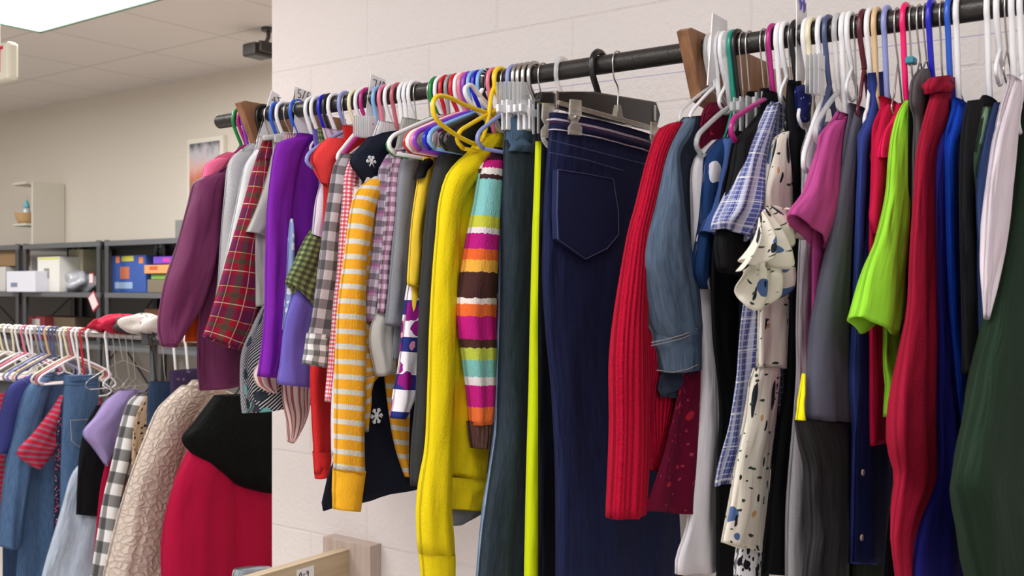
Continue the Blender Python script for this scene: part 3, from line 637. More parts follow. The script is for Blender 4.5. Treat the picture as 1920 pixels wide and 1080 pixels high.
g, X, z0 = garment(915, 'hoodie', 'bright yellow hoodie with a long cuffed sleeve', 'hoodie', yel, tv=252,
    sleeve=[(912, 252, 944, 248), (884, 274, 930, 284), (850, 300, 905, 330), (830, 328, 880, 355), (817, 380, 862, 396), (813, 430, 858, 440), (807, 498, 856, 506), (801, 609, 852, 612), (797, 750, 849, 752), (793, 841, 846, 842), (783, 897, 845, 898), (777, 950, 844, 952), (778, 1000, 848, 1004), (781, 1038, 850, 1040)], sth=.026, sfold=.003,
    cuff=[(782, 1036, 850, 1038), (785, 1060, 850, 1062), (791, 1130, 848, 1130)], length=.6, sw=.14, bw=.14, far=False, body='none',
    )
loft('body', [(pl(a, b, X)[0], pl(a, b, X)[1], pl(c, d, X)[0], pl(c, d, X)[1]) for a, b, c, d in [(905, 250, 948, 250), (880, 280, 960, 290), (850, 330, 955, 340), (846, 500, 945, 500), (843, 700, 928, 700), (842, 850, 914, 850), (842, 896, 911, 898)]], X, .01, yel, g, seed=31, fold=.004)
loft('hem_band', [(pl(a, b, X)[0], pl(a, b, X)[1], pl(c, d, X)[0], pl(c, d, X)[1]) for a, b, c, d in [(842, 894, 912, 898), (842, 925, 909, 928), (844, 955, 901, 957)]], X, .011, yel, g, seed=31, fold=.003, M=14, top=1)
hk(915, 'pink', 'pink hanger holding the bright yellow hoodie', hw=.12)
hk(928, 'yellow', 'yellow hook on the pipe beside the pink one', hw=.12)
garment(900, 'shirt', 'dark grey shirt whose hem shows below the yellow hoodie', 'shirt', slateg, body=[(900, 400), (880, 600), (870, 800), (845, 940), (846, 985, 868, 985)], bth=.006)
garment(938, 'sweater', 'multicolour striped knit sweater with brown ribbed cuff', 'sweater', multi, tv=280,
    sleeve=[(916, 290, 938, 284), (897, 310, 938, 318), (889, 344, 936, 352), (883, 380, 934, 388), (876, 410, 932, 420), (862, 480, 930, 490), (851, 554, 930, 560), (853, 617, 930, 622), (862, 690, 929, 694), (870, 755, 927, 758), (873, 795, 923, 796)], sth=.03, sfold=.006, length=.36, sw=.1, far=False,
    cuff=[(872, 790, 922, 792), (876, 815, 920, 816), (880, 840, 916, 842)], cuffmat=brownrib)
hk(938, 'wire', 'thin wire hanger holding the multicolour sweater', hw=.1)
hk(952, 'periwinkle', 'periwinkle hanger left of four white hooks', hw=.1)
g, X, z0 = garment(962, 'jeans', 'dark teal jeans with pale blue faded edge, left of the lime leggings', 'jeans', djean, body='none',
    parts=[('legs', [(946, 262, 1006, 264), (943, 330, 1002, 332), (940, 400, 1000, 400), (938, 560, 996, 560), (934, 700, 992, 700), (929, 800, 990, 800), (921, 870, 988, 870), (908, 960, 985, 960), (898, 1060, 984, 1060), (890, 1180, 982, 1180)], djean, 0, .02, dict(fold=.003)),
           ('waistband', [(946, 222, 1006, 212), (948, 266, 1006, 268)], bjean, .001, .021, dict(top=1, M=10)), ('hip', [(946, 244, 1006, 240), (943, 285, 1005, 288)], bjean, .0, .0205, dict(top=1, M=10)),
           ('inner_leg', [(944, 268, 960, 268), (937, 400, 956, 400), (932, 600, 945, 600), (920, 830, 935, 830), (900, 960, 915, 960), (887, 1100, 905, 1100)], ljean, -.012, .01)])
for uu in (952, 966, 984, 998):
    pass
hk(962, 'white', 'white clip hanger holding the dark teal jeans', kind='clip', hw=.07)
hk(971, 'white', 'second of the four white hooks right of the periwinkle hook', kind='clip', hw=.05); hk(981, 'white', 'third of the four white hooks right of the periwinkle hook', kind='clip', hw=.05); hk(992, 'white', 'last of the four white hooks, right beside bare pipe', kind='clip', hw=.05)
garment(1008, 'leggings', 'lime yellow leggings with a black waist', 'leggings', lime, body='none',
    parts=[('leg', [(1004, 262, 1028, 262), (1002, 330, 1025, 330), (998, 430, 1021, 430), (995, 540, 1024, 540), (993, 620, 1026, 620), (991, 720, 1019, 720), (987, 860, 1015, 860), (984, 1000, 1013, 1000), (982, 1150, 1014, 1150)], lime, 0, .012, dict(fold=.001)),
           ('waist', [(1004, 174, 1033, 172), (1003, 200, 1031, 200), (1003, 264, 1028, 266)], black, .002, .012, dict(top=1, M=12, fold=.001, lip=False))])
hk(1008, 'wire', 'wire hook above the black waist of the lime leggings', kind='clip', hw=.05, drop=.06)
garment(1024, 'trousers', 'black trousers hidden behind the dark blue jeans', 'trousers', nblack, body=[(1016, 250, 1070, 250), (1010, 500, 1080, 500), (1008, 800, 1080, 800), (1008, 1150, 1080, 1150)], bth=.008)
hk(1043, 'clear', 'translucent plastic hook alone on the bare pipe', hw=.05)
# black flat trouser hanger
Xb = rodpt(1112, ROD_Y-.021)
hb = thing('trouser_hanger', 'wide flat black trouser hanger with thick hook behind the blue jeans', 'hanger', (Xb, ROD_Y, ROD_Z-.08))
MB().tube(crom(arc(ROD_Y, ROD_Z, .0235, -20, 175, 12, Xb)+[(Xb, ROD_Y-.022, ROD_Z-.02), (Xb, ROD_Y-.004, ROD_Z-.05), (Xb, ROD_Y+.01, ROD_Z-.085)], 30), .0058, 8).build('hook', hmat('black'), hb, smooth=True)
pp = [pl(a, b, Xb) for a, b in ((1012, 172), (1110, 172), (1226, 191), (1234, 215), (1226, 246), (1130, 226), (1030, 200), (1006, 190))]
MB().prism(pp, Xb-.006, Xb+.006).build('bar', hmat('black'), hb, bev=.003)
for a, b in ((1037, 180), (1221, 206)):
    y, z = pl(a, b, Xb); MB().box((Xb-.009, y-.004, z-.022), (Xb+.009, y+.004, z+.008)).build('clip', hmat('wire'), hb, bev=.001)
# dark blue jeans
Xj = rodpt(1148, ROD_Y-.021)
gj = thing('jeans', 'dark indigo jeans clipped by the waistband, back pocket facing out', 'jeans', (Xj, ROD_Y, ROD_Z-.12))
def LP(ribs, X): return [(pl(a, b, X)[0], pl(a, b, X)[1], pl(c, d, X)[0], pl(c, d, X)[1]) for a, b, c, d in ribs]
loft('legs', LP([(1030, 240, 1226, 290), (1026, 290, 1228, 330), (1021, 360, 1240, 390), (1018, 450, 1252, 460), (1017, 520, 1256, 520), (1023, 620, 1258, 600), (1034, 730, 1250, 700), (1040, 860, 1262, 840), (1041, 980, 1272, 960), (1040, 1180, 1282, 1180)], Xj), Xj, .022, ind, gj, seed=3, fold=.003, top=.9, M=44)
loft('waistband', LP([(1030, 210, 1224, 258), (1030, 226, 1226, 276), (1029, 243, 1227, 293)], Xj), Xj, .0235, indband, gj, seed=3, fold=.001, M=12, top=1, lip=False)
loft('far_leg', LP([(1195, 700, 1300, 700), (1196, 900, 1330, 900), (1196, 1180, 1345, 1180)], Xj-.03), Xj-.03, .012, ind, gj, seed=9)
mst = solid('pocket_thread', (66, 72, 112), .8)
def stitch(pts, X, parent, name='pocket_stitching', r=.0008, mat=None):
    P = [(X,)+pl(a, b, X) for a, b in pts]; MB().tube(crom(P, 40) if len(P) > 3 and False else P, r, 6).build(name, mat or mst, parent)
pk = [(1046, 318), (1044, 400), (1046, 448), (1098, 486), (1138, 466), (1160, 440), (1160, 400), (1150, 336), (1100, 326), (1046, 318)]
pv = [pl(a, b, Xj+.0225) for a, b in pk[:-1]]
MB().prism(pv[::-1], Xj+.012, Xj+.0246).build('back_pocket', ind, gj, bev=.001)
stitch(pk, Xj+.0256, gj)
stitch([(1031, 262), (1226, 312)], Xj+.0245, gj, 'seam'); stitch([(1031, 286), (1100, 300), (1168, 320)], Xj+.0235, gj, 'seam'); 
hj = thing('clip_hanger', 'wire hooked clear clip hanger gripping the dark indigo jeans', 'hanger', (Xj, ROD_Y, ROD_Z-.09))
ny, nz = pl(1158, 212, Xj)
MB().tube(crom(arc(ROD_Y, ROD_Z, .0192, -15, 175, 12, Xj)+[(Xj, ROD_Y-.019, ROD_Z-.012), (Xj, ROD_Y-.015, ROD_Z-.03), (Xj, (ROD_Y+ny)/2, ROD_Z-.045), (Xj, ny, nz+.012), (Xj, ny, nz)], 34), .0014, 8).build('hook', hmat('wire'), hj, smooth=True)
mcl = solid('smoky_clear_plastic', (214, 208, 194), .15, trans=.6, alpha=.62)
qa, qb = pl(1046, 188, Xj), pl(1236, 240, Xj); qc, qd = pl(1236, 247, Xj), pl(1046, 196, Xj)
MB().prism([qd, qc, qb, qa], Xj-.003, Xj+.003).build('bar', mcl, hj, bev=.001)
MB().prism([(ny-.012, nz-.008), (ny+.012, nz-.008), (ny+.004, nz+.014), (ny-.004, nz+.014)], Xj-.005, Xj+.005).build('neck', mcl, hj, bev=.001)
for u_, v_ in ((1076, 190), (1224, 232)):
    P_ = [pl(u_+a*(1 if u_ < 1100 else .5), v_+b, Xj+.026) for a, b in ((-10, 62), (14, 64), (14, 48), (6, 40), (13, 26), (13, -2), (-7, -4), (-9, 26), (-3, 38), (-10, 48))]
    MB().prism(P_, Xj+.024, Xj+.028).prism(P_, Xj-.028, Xj-.024).build('clip', mcl, hj, bev=.001)
    cy_, cz_ = pl(u_+2, v_+30, Xj+.026); MB().tube([(Xj-.03, cy_, cz_), (Xj+.03, cy_, cz_)], .003, 8).build('spring', hmat('wire'), hj)

# ---- right part of the pipe
D2 = dict(sw=.19, bw=.17, length=.72, drop=.07)
garment(1323, 'sweater', 'crimson red ribbed knit sweater right of the dark jeans', 'sweater', rrib,
    sleeve=[(1256, 230, 1282, 228), (1228, 240, 1270, 254), (1209, 285, 1250, 300), (1194, 340, 1238, 350), (1183, 385, 1228, 390), (1167, 447, 1216, 450), (1147, 580, 1212, 584), (1138, 680, 1214, 684), (1139, 791, 1214, 794), (1136, 880, 1212, 880), (1131, 976, 1206, 958)], sth=.022, sfold=.004,
    far=False, body='none', parts=[('body', [(1270, 226, 1350, 226), (1230, 300, 1350, 300), (1215, 500, 1350, 500), (1212, 700, 1330, 700), (1216, 880, 1240, 884)], rrib, -.004, .009)])
hk(1323, 'clear', 'clear hanger holding the crimson ribbed sweater, at the wooden bracket', hw=.17, drop=.08)
g, X, z0 = garment(1331, 'jacket', 'grey blue denim jacket with stitched cuff', 'jacket', denim,
    sleeve=[(1278, 222, 1300, 219), (1252, 246, 1290, 256), (1236, 281, 1270, 294), (1219, 332, 1274, 345), (1204, 390, 1280, 400), (1182, 480, 1294, 492), (1190, 530, 1302, 535), (1209, 610, 1310, 612), (1222, 640, 1310, 616)], sth=.026, sfold=.004, far=False,
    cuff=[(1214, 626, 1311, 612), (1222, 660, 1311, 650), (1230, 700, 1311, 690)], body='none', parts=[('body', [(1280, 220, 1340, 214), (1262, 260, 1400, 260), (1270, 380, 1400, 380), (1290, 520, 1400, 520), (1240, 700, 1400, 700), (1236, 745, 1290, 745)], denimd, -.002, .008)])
mthr = solid('denim_thread', (168, 160, 158), .8)
for dv in (0, -6): stitch([(1222, 648+dv), (1250, 642+dv), (1280, 634+dv), (1308, 622+dv)], X+.031, g, 'seam', .0007, mthr)
stitch([(1232, 694), (1262, 698), (1290, 692), (1308, 684)], X+.031, g, 'seam', .0007, mthr)
hk(1331, 'white', 'white hanger holding the denim jacket', hw=.17, drop=.08)
garment(1340, 'dress', 'maroon dress with sparkling red flowers and a flared skirt', 'dress', maroon, tv=192,
    body=[(1330, 192, 1352, 192), (1318, 206, 1362, 206), (1309, 260, 1400, 260), (1306, 340, 1400, 340), (1310, 480, 1400, 480), (1300, 640, 1400, 640), (1278, 713, 1400, 713), (1250, 826, 1400, 826), (1228, 900, 1400, 900), (1207, 958, 1400, 970)], bth=.009, bfold=.004)
hk(1340, 'white', 'white hanger holding the maroon dress', hw=.13, drop=.075)
garment(1350, 'top', 'long white top flaring at the hem beside the maroon dress', 'top', white, body=[(1335, 262, 1370, 262), (1306, 290, 1370, 290), (1295, 325, 1368, 325), (1296, 400, 1366, 400), (1300, 500, 1366, 500), (1307, 560, 1366, 560), (1312, 700, 1348, 700), (1304, 820, 1348, 820), (1297, 920, 1346, 920), (1288, 990, 1352, 990), (1270, 1045, 1364, 1042), (1268, 1078, 1367, 1062)], bth=.014, bfold=.003)
hk(1350, 'white', 'white hanger holding the long white top', hw=.13, drop=.08)
garment(1358, 'shirt', 'navy tee with white heart print and rolled short sleeve', 'shirt', navh,
    sleeve=[(1338, 262, 1366, 262), (1312, 292, 1362, 300), (1306, 350, 1350, 358), (1302, 420, 1344, 430), (1292, 490, 1338, 480), (1294, 520, 1336, 510), (1310, 542, 1332, 540)], sth=.02, far=False, body=[(1350, 262), (1345, 400), (1350, 540), (1352, 620)], bth=.006, drop=.1)
hk(1358, 'clear', 'clear plastic hanger with rounded end over the navy tee', hw=.11, drop=.095, show=True)
garment(1367, 'shirt', 'mid blue short sleeved shirt over the navy heart tee', 'shirt', mblue,
    sleeve=[(1348, 258, 1378, 258), (1336, 300, 1374, 306), (1326, 370, 1366, 380), (1304, 430, 1344, 456)], sth=.014, far=False, body=[(1360, 262), (1355, 400), (1358, 540), (1352, 820)], bth=.006, drop=.09)
hk(1367, 'teal', 'teal green hanger right of the white hooks at the bracket', hw=.12, drop=.085)
hk(1375, 'black', 'black hanger right of the teal hook', hw=.03, drop=.08)
garment(1385, 'shirt', 'black shirt under the blue plaid sleeve', 'shirt', black, body=[(1392, 215, 1440, 215), (1374, 262, 1440, 262), (1356, 340, 1440, 340), (1340, 440, 1440, 440), (1334, 500, 1440, 500), (1336, 620, 1440, 620), (1350, 760, 1440, 760), (1345, 900, 1440, 900), (1345, 1150, 1440, 1150)], bth=.008)
hk(1385, 'wire', 'wire clip hanger with black clip holding the black shirt', kind='clip', hw=.05, drop=.09)
garment(1397, 'trousers', 'folded black trousers hanging high from a wire clip hanger', 'trousers', black, body=[(1400, 172, 1420, 170), (1396, 220, 1420, 220), (1392, 300, 1422, 300), (1388, 500, 1424, 500), (1385, 900, 1424, 900)], bth=.008)
hk(1397, 'wire', 'second wire clip hanger right of the teal hook', kind='clip', hw=.05, drop=.09)
hk(1424, 'wire', 'wire clip hanger left of the purple hanger, above grey cloth', kind='clip', hw=.045, drop=.085)
garment(1424, 'trousers', 'folded dark grey trousers left of the purple hanger', 'trousers', char, body=[(1424, 166, 1452, 164), (1420, 220, 1452, 220), (1415, 300, 1452, 300), (1410, 800, 1452, 800)], bth=.006)
hk(1434, 'wire', 'thin wire hanger touching the purple hook', hw=.05, drop=.08)
garment(1441, 'shirt', 'black shirt on the purple hanger', 'shirt', black, sleeve=[(1425, 205, 1450, 200), (1398, 236, 1440, 236), (1374, 262, 1425, 268), (1360, 330, 1410, 340), (1345, 400, 1395, 410), (1334, 450, 1390, 470), (1340, 500, 1390, 520)], sth=.014, far=False, sw=.16, length=.5, drop=.085)
hk(1441, 'magenta', 'purple hanger with its bent end showing above the blue plaid shirt', hw=.15, drop=.085, show=True)
garment(1455, 'shirt', 'blue and white plaid short sleeved shirt', 'shirt', bplaid, tv=188,
    sleeve=[(1432, 200, 1458, 190), (1412, 240, 1446, 246), (1392, 285, 1436, 294), (1370, 335, 1430, 345), (1346, 380, 1424, 392), (1334, 406, 1414, 428), (1340, 424, 1398, 455)], sth=.02, sfold=.006, far=False, bth=.006, body=[(1445, 190), (1430, 230), (1412, 330), (1405, 450), (1394, 560), (1386, 640), (1380, 720), (1362, 820), (1345, 915)], bfold=.005)
hk(1455, 'white', 'white hanger holding the blue plaid shirt', hw=.17, drop=.08)
hk(1465, 'white', 'white hanger between the plaid shirt hanger and the leaf print blouse', hw=.04, drop=.08)
garment(1465, 'trousers', 'black and white lace print trousers below the cream blouse', 'trousers', cloth('lace_print', (225, 222, 226), layers=[('b', 60, .42, (26, 24, 34), 1, .6), ('b', 95, .3, (30, 28, 38), 1, 2.2)]), body=[(1398, 980, 1430, 980), (1380, 1030, 1428, 1030), (1374, 1150, 1424, 1150)], bth=.014)
# cream blouse
g, X, z0 = garment(1477, 'blouse', 'cream blouse with blue flower and dark leaf print and ruffled sleeve', 'blouse', cream, tv=236,
    sleeve=[(1458, 250, 1476, 242), (1444, 262, 1472, 266), (1432, 314, 1474, 320), (1424, 388, 1476, 396), (1420, 430, 1480, 430)], sth=.012, far=False, sfold=.002,
    body=[(1468, 240, 1490, 240), (1452, 270, 1490, 270), (1436, 360, 1492, 360), (1428, 460, 1490, 460), (1424, 560, 1488, 560), (1422, 640, 1484, 640), (1420, 690, 1478, 690)], bth=.01)
loft('front_panel', LP([(1412, 690, 1464, 690), (1402, 730, 1460, 730), (1394, 790, 1454, 790), (1380, 860, 1446, 860), (1367, 930, 1440, 930), (1351, 1015, 1428, 1038)], X+.006), X+.006, .013, cream, g, seed=8, fold=.002, top=.8)
def ruffle(parent, X, hemline, gather, mat, seed, amp=.012, waves=5.5, ns=90, nt=16, ph=0):
    Hm = crom([pl(a, b, X) for a, b in hemline], ns); G = crom([pl(a, b, X) for a, b in gather], ns); vs_, uv_, fs_ = [], [], []
    for i in range(ns):
        for j in range(nt):
            t_ = j/(nt-1); y = G[i][0]+(Hm[i][0]-G[i][0])*t_; z = G[i][1]+(Hm[i][1]-G[i][1])*t_
            p = 2*math.pi*waves*i/ns+ph
            vs_.append((X+.012*math.sin(t_*2.6)+amp*t_**.8*math.sin(p)+.3*amp*math.sin(2.3*p+1)*t_, y, z-.006*t_*math.cos(p))); uv_.append((i/ns*.3, t_*.13))
    for i in range(ns-1):
        for j in range(nt-1): a = i*nt+j; fs_.append((a, a+1, a+nt+1, a+nt))
    o = link('ruffle', vs_, fs_, mat, parent, uv_); md = o.modifiers.new('thickness', 'SOLIDIFY'); md.thickness = .0012; md.offset = 0
    return o
ruffle(g, X+.05, [(1366, 500), (1392, 494), (1420, 486), (1446, 492), (1466, 506), (1470, 488), (1462, 462), (1478, 442), (1504, 440), (1492, 418), (1462, 398)], [(1422, 415), (1424, 405), (1428, 398), (1434, 392), (1440, 388), (1446, 386), (1450, 386), (1454, 386), (1457, 388), (1459, 390), (1460, 392)], cream, 1, amp=.013, waves=5.5)
ruffle(g, X+.036, [(1376, 512), (1383, 545), (1392, 566), (1414, 588), (1432, 566), (1444, 552), (1462, 560), (1474, 520)], [(1405, 470), (1412, 468), (1420, 465), (1430, 464), (1440, 462), (1448, 464), (1454, 466), (1460, 468)], cream, 2, amp=.009, waves=3, ph=2)
hk(1477, 'wire', 'wire hanger holding the cream leaf print blouse', hw=.14, drop=.1)
garment(1484, 'cardigan', 'long black cardigan, narrow dark column right of the cream blouse', 'cardigan', black, tv=150,
    sleeve=[(1470, 156, 1496, 152), (1466, 210, 1498, 212), (1470, 260, 1498, 262), (1474, 330, 1498, 332), (1476, 440, 1494, 440), (1472, 560, 1490, 560), (1468, 700, 1488, 700), (1448, 820, 1484, 824), (1437, 930, 1474, 930), (1432, 1030, 1467, 1034), (1424, 1075, 1466, 1076)], sth=.012, sfold=.001, far=False,
    body=[(1478, 150, 1500, 150), (1474, 250, 1510, 250), (1480, 600, 1510, 600), (1476, 1100, 1510, 1100)], bth=.006)
hk(1484, 'black', 'black hanger holding the long black cardigan', hw=.1, drop=.08)
garment(1506, 'top', 'small sparkling navy top hanging high between the white hangers', 'top', nspark, body=[(1494, 160, 1524, 158), (1490, 170, 1528, 168), (1492, 200, 1527, 200), (1495, 225, 1520, 220), (1500, 238, 1506, 238)], bth=.012)
hk(1506, 'white', 'white hanger holding the sparkling navy top', hw=.05, drop=.085)
garment(1515, 'shirt', 'speckled light grey long sleeved shirt left of the slate jacket', 'shirt', hgrey, tv=236,
    sleeve=[(1512, 244, 1548, 226), (1502, 262, 1540, 262), (1498, 320, 1530, 326), (1494, 400, 1520, 404), (1489, 500, 1514, 504), (1486, 610, 1512, 612), (1487, 700, 1512, 702), (1480, 800, 1510, 804), (1473, 870, 1512, 876), (1466, 960, 1513, 964), (1464, 1080, 1510, 1080), (1465, 1130, 1509, 1130)], sth=.016, far=False, sw=.15, bw=.14, length=.5, sfold=.002)
hk(1515, 'ivory', 'cream hanger holding the speckled grey shirt', hw=.12, drop=.1)
hk(1533, 'white', 'white hanger left of the slate blue hook', hw=.1, drop=.1, tilt=.35); hk(1546, 'slate', 'slate blue hanger on the right part of the pipe', hw=.03, drop=.08)
hk(1564, 'clear', 'clear plastic hanger right of the slate blue hook', hw=.09, drop=.09)
garment(1577, 'shirt', 'orchid pink short sleeved tee', 'shirt', orchid, tv=216,
    sleeve=[(1556, 228, 1582, 218), (1536, 246, 1576, 252), (1519, 300, 1568, 306), (1497, 355, 1564, 385), (1474, 386, 1560, 430), (1470, 394, 1544, 474)], sth=.018, sfold=.002, far=False, sw=.13, bw=.14, length=.45)
hk(1577, 'white', 'white hanger holding the orchid pink tee', hw=.15, drop=.085)
garment(1588, 'shirt', 'pale teal grey shirt, a sliver beside the slate jacket', 'shirt', lteal, body=[(1585, 232, 1606, 232), (1566, 290, 1610, 290), (1562, 330, 1600, 330), (1560, 500, 1600, 500)], bth=.006)
hk(1588, 'white', 'white hanger holding the pale teal grey shirt', hw=.1, drop=.09)
garment(1600, 'jacket', 'slate grey jacket with charcoal lower sleeve and neon yellow edge', 'jacket', slate, tv=200,
    sleeve=[(1592, 212, 1618, 206), (1582, 250, 1612, 256), (1572, 300, 1604, 310), (1556, 385, 1598, 392), (1541, 460, 1592, 466), (1526, 530, 1588, 536), (1511, 605, 1584, 610), (1505, 690, 1584, 694), (1502, 786, 1587, 790)], sth=.022, sfold=.002, far=False,
    parts=[('lower_sleeve', [(1490, 788, 1588, 790), (1496, 830, 1589, 832), (1510, 884, 1591, 886), (1515, 982, 1592, 984), (1509, 1080, 1594, 1080), (1505, 1150, 1594, 1150)], blk2, .002, .02, dict(top=.9)),
           ('yellow_panel', [(1505, 700, 1509, 700), (1497, 745, 1509, 745), (1490, 788, 1508, 788)], yelacc, -.004, .006, dict(top=1))], sw=.15, bw=.14, length=.75)
hk(1600, 'wire', 'wire hanger with clear clips holding the slate jacket', hw=.12, drop=.09)
garment(1612, 'shirt', 'dark olive shirt whose lower end shows under the cobalt blue shirt', 'shirt', cloth('dark_olive', (38, 44, 36)), body=[(1622, 215, 1650, 215), (1606, 300, 1680, 300), (1600, 600, 1680, 600), (1598, 1000, 1690, 1000), (1596, 1150, 1690, 1150)], bth=.005)
hk(1612, 'maroon', 'dark maroon hook left of the white and tan ones', hw=.015, drop=.08)
garment(1625, 'shirt', 'cobalt blue shirt bunched over its hanger', 'shirt', bluej, tv=136,
    sleeve=[(1620, 138, 1656, 134), (1619, 158, 1655, 160), (1624, 190, 1648, 196), (1611, 232, 1642, 240), (1601, 256, 1632, 262), (1601, 300, 1622, 306), (1597, 420, 1616, 424), (1592, 610, 1612, 614), (1586, 720, 1612, 724), (1596, 830, 1610, 834), (1598, 950, 1606, 958)], sth=.016, far=False, sfold=.0015,
    body=[(1640, 140, 1660, 140), (1622, 250, 1680, 250), (1606, 500, 1690, 500), (1600, 700, 1660, 700), (1596, 900, 1660, 900), (1594, 1056, 1640, 1058)], bth=.008)
hk(1625, 'white', 'white hanger holding the cobalt blue shirt', hw=.07, drop=.08)
garment(1638, 'shirt', 'deep navy button shirt behind the lime tee', 'shirt', dnavy, tv=200, body=[(1654, 215, 1680, 215), (1636, 300, 1690, 300), (1624, 420, 1700, 420), (1614, 560, 1700, 560), (1610, 700, 1700, 700), (1608, 850, 1700, 850), (1606, 1000, 1700, 1000), (1604, 1054, 1700, 1054)], bth=.008)
mbut = solid('shirt_button', (176, 150, 140), .4)
def button(u, v, X, parent, mat=None, r=.0045):
    y, z = pl(u, v, X); n = 16
    MB().tube([(X-.001, y, z), (X+.0012, y, z)], r, 12).build('button', mat or mbut, parent)
_gn = [o for o in COL.objects if o.get('label', '').startswith('deep navy button')][0]
for a_, b_ in ((1618, 886), (1616, 1008)): button(a_, b_, rodpt(1638, ROD_Y-.021)+.012, _gn)
hk(1638, 'tan', 'tan hanger holding the deep navy shirt', hw=.08, drop=.09)
garment(1657, 'shirt', 'crimson short sleeved shirt left of the lime tee', 'shirt', crim, tv=188,
    sleeve=[(1652, 196, 1674, 192), (1640, 220, 1668, 226), (1631, 262, 1658, 268), (1629, 310, 1653, 314), (1624, 370, 1650, 374), (1621, 415, 1644, 412), (1629, 440, 1636, 440)], sth=.016, far=False, sw=.11, bw=.12, length=.5)
hk(1657, 'periwinkle', 'periwinkle hanger holding the crimson shirt', hw=.1, drop=.085)
garment(1676, 'shirt', 'hot pink shirt, a sliver between crimson and lime', 'shirt', hpink, body=[(1678, 196, 1692, 192), (1662, 235, 1700, 235), (1652, 270, 1700, 270), (1650, 296, 1690, 300)], bth=.008)
hk(1676, 'wire', 'silver wire hanger left of the hot pink hook', hw=.02, drop=.09)
garment(1692, 'shirt', 'bright lime green tee with pointed short sleeve', 'shirt', limet, tv=180,
    sleeve=[(1690, 190, 1706, 184), (1676, 210, 1704, 214), (1665, 250, 1703, 256), (1659, 300, 1702, 306), (1654, 364, 1700, 372), (1634, 440, 1698, 455), (1611, 507, 1697, 520), (1594, 575, 1692, 575), (1589, 590, 1686, 586)], sth=.022, sfold=.003, far=False, sdip=(.03, -.05),
    body=[(1696, 186, 1712, 184), (1680, 240, 1712, 240), (1668, 330, 1712, 330), (1662, 480, 1712, 480), (1658, 640, 1706, 640), (1656, 720, 1680, 720), (1657, 780, 1662, 782)], bth=.008)
hk(1692, 'hotpink', 'hot pink hanger holding the lime green tee', hw=.1, drop=.12)
hk(1704, 'wire', 'wire hanger with a small teal size clip right of the hot pink hook', hw=.02, drop=.09)
tg = thing('size_clip', 'small teal plastic size clip on the wire hook', 'clip', (rodpt(1704, ROD_Y-.02), ROD_Y, ROD_Z-.075))
y_, z_ = pl(1708, 114, rodpt(1704, ROD_Y-.02)); MB().box((rodpt(1704, ROD_Y-.02)-.006, y_-.010, z_-.005), (rodpt(1704, ROD_Y-.02)+.006, y_+.012, z_+.005)).build('clip_body', solid('size_teal', (30, 130, 150), .4), tg, bev=.002)
garment(1718, 'trousers', 'black trousers behind the lime tee', 'trousers', black, body=[(1703, 180, 1740, 180), (1702, 300, 1740, 300), (1694, 640, 1740, 640), (1690, 800, 1740, 800), (1664, 960, 1740, 960), (1648, 1150, 1740, 1150)], bth=.005)
hk(1718, 'wire', 'wire hanger between the teal size clip and the grey hoodie', hw=.02, drop=.09)
garment(1730, 'hoodie', 'dark grey hoodie bunched at the top left of the deep crimson one', 'hoodie', dgrey, body=[(1722, 130, 1742, 128), (1708, 150, 1746, 148), (1704, 190, 1742, 196), (1712, 225, 1735, 230), (1710, 300, 1742, 300), (1705, 560, 1742, 560)], bth=.014)
hk(1730, 'wire', 'wire hanger holding the dark grey hoodie', hw=.05, drop=.09)
hk(1741, 'royal', 'glossy royal blue hook right of the wire hooks', hw=.03, drop=.085)
garment(1761, 'sweatshirt', 'deep crimson sweatshirt with folded collar', 'sweatshirt', crim2, tv=145,
    sleeve=[(1738, 178, 1780, 170), (1722, 230, 1768, 236), (1710, 290, 1748, 296), (1704, 380, 1745, 384), (1698, 480, 1746, 484), (1694, 580, 1747, 584), (1682, 650, 1748, 654), (1664, 750, 1747, 754), (1661, 830, 1748, 834), (1676, 890, 1746, 900), (1668, 960, 1716, 970), (1663, 1010, 1700, 1026), (1670, 1090, 1699, 1100), (1670, 1150, 1699, 1150)], sth=.026, sfold=.004, far=False,
    parts=[('collar', [(1742, 146, 1782, 140), (1735, 160, 1786, 158), (1738, 176, 1780, 174)], crim2, .004, .016, dict(top=1, M=12))], body=[(1750, 145, 1790, 145), (1740, 260, 1790, 260), (1720, 500, 1790, 500), (1710, 1100, 1790, 1100)], bth=.006)
hk(1761, 'wire', 'wire hanger with dark clip holding the deep crimson sweatshirt', hw=.06, drop=.085)
garment(1776, 'shirt', 'indigo blue long shirt flaring at the bottom', 'shirt', indigo,
    sleeve=[(1780, 190, 1800, 190), (1760, 240, 1786, 245), (1746, 280, 1776, 284), (1742, 370, 1768, 374), (1744, 500, 1770, 504), (1750, 640, 1778, 640), (1750, 760, 1790, 764), (1748, 880, 1796, 880), (1722, 960, 1800, 960), (1702, 1060, 1804, 1060), (1698, 1150, 1806, 1150)], sth=.014, far=False, sw=.14, bw=.13, length=.6, drop=.1)
hk(1776, 'blue', 'blue hanger holding the indigo shirt', hw=.13, drop=.09)
garment(1792, 'shirt', 'royal blue shirt left of a black one', 'shirt', royal, tv=190,
    sleeve=[(1786, 196, 1802, 196), (1774, 236, 1800, 240), (1765, 280, 1790, 284), (1765, 380, 1788, 384), (1768, 480, 1788, 484), (1774, 580, 1792, 582), (1782, 700, 1798, 700), (1790, 810, 1800, 812)], sth=.012, far=False, sw=.11, bw=.11, length=.5, drop=.09, sfold=.001)
hk(1792, 'white', 'white hanger with long thin hook holding the royal blue shirt', hw=.13, drop=.095)
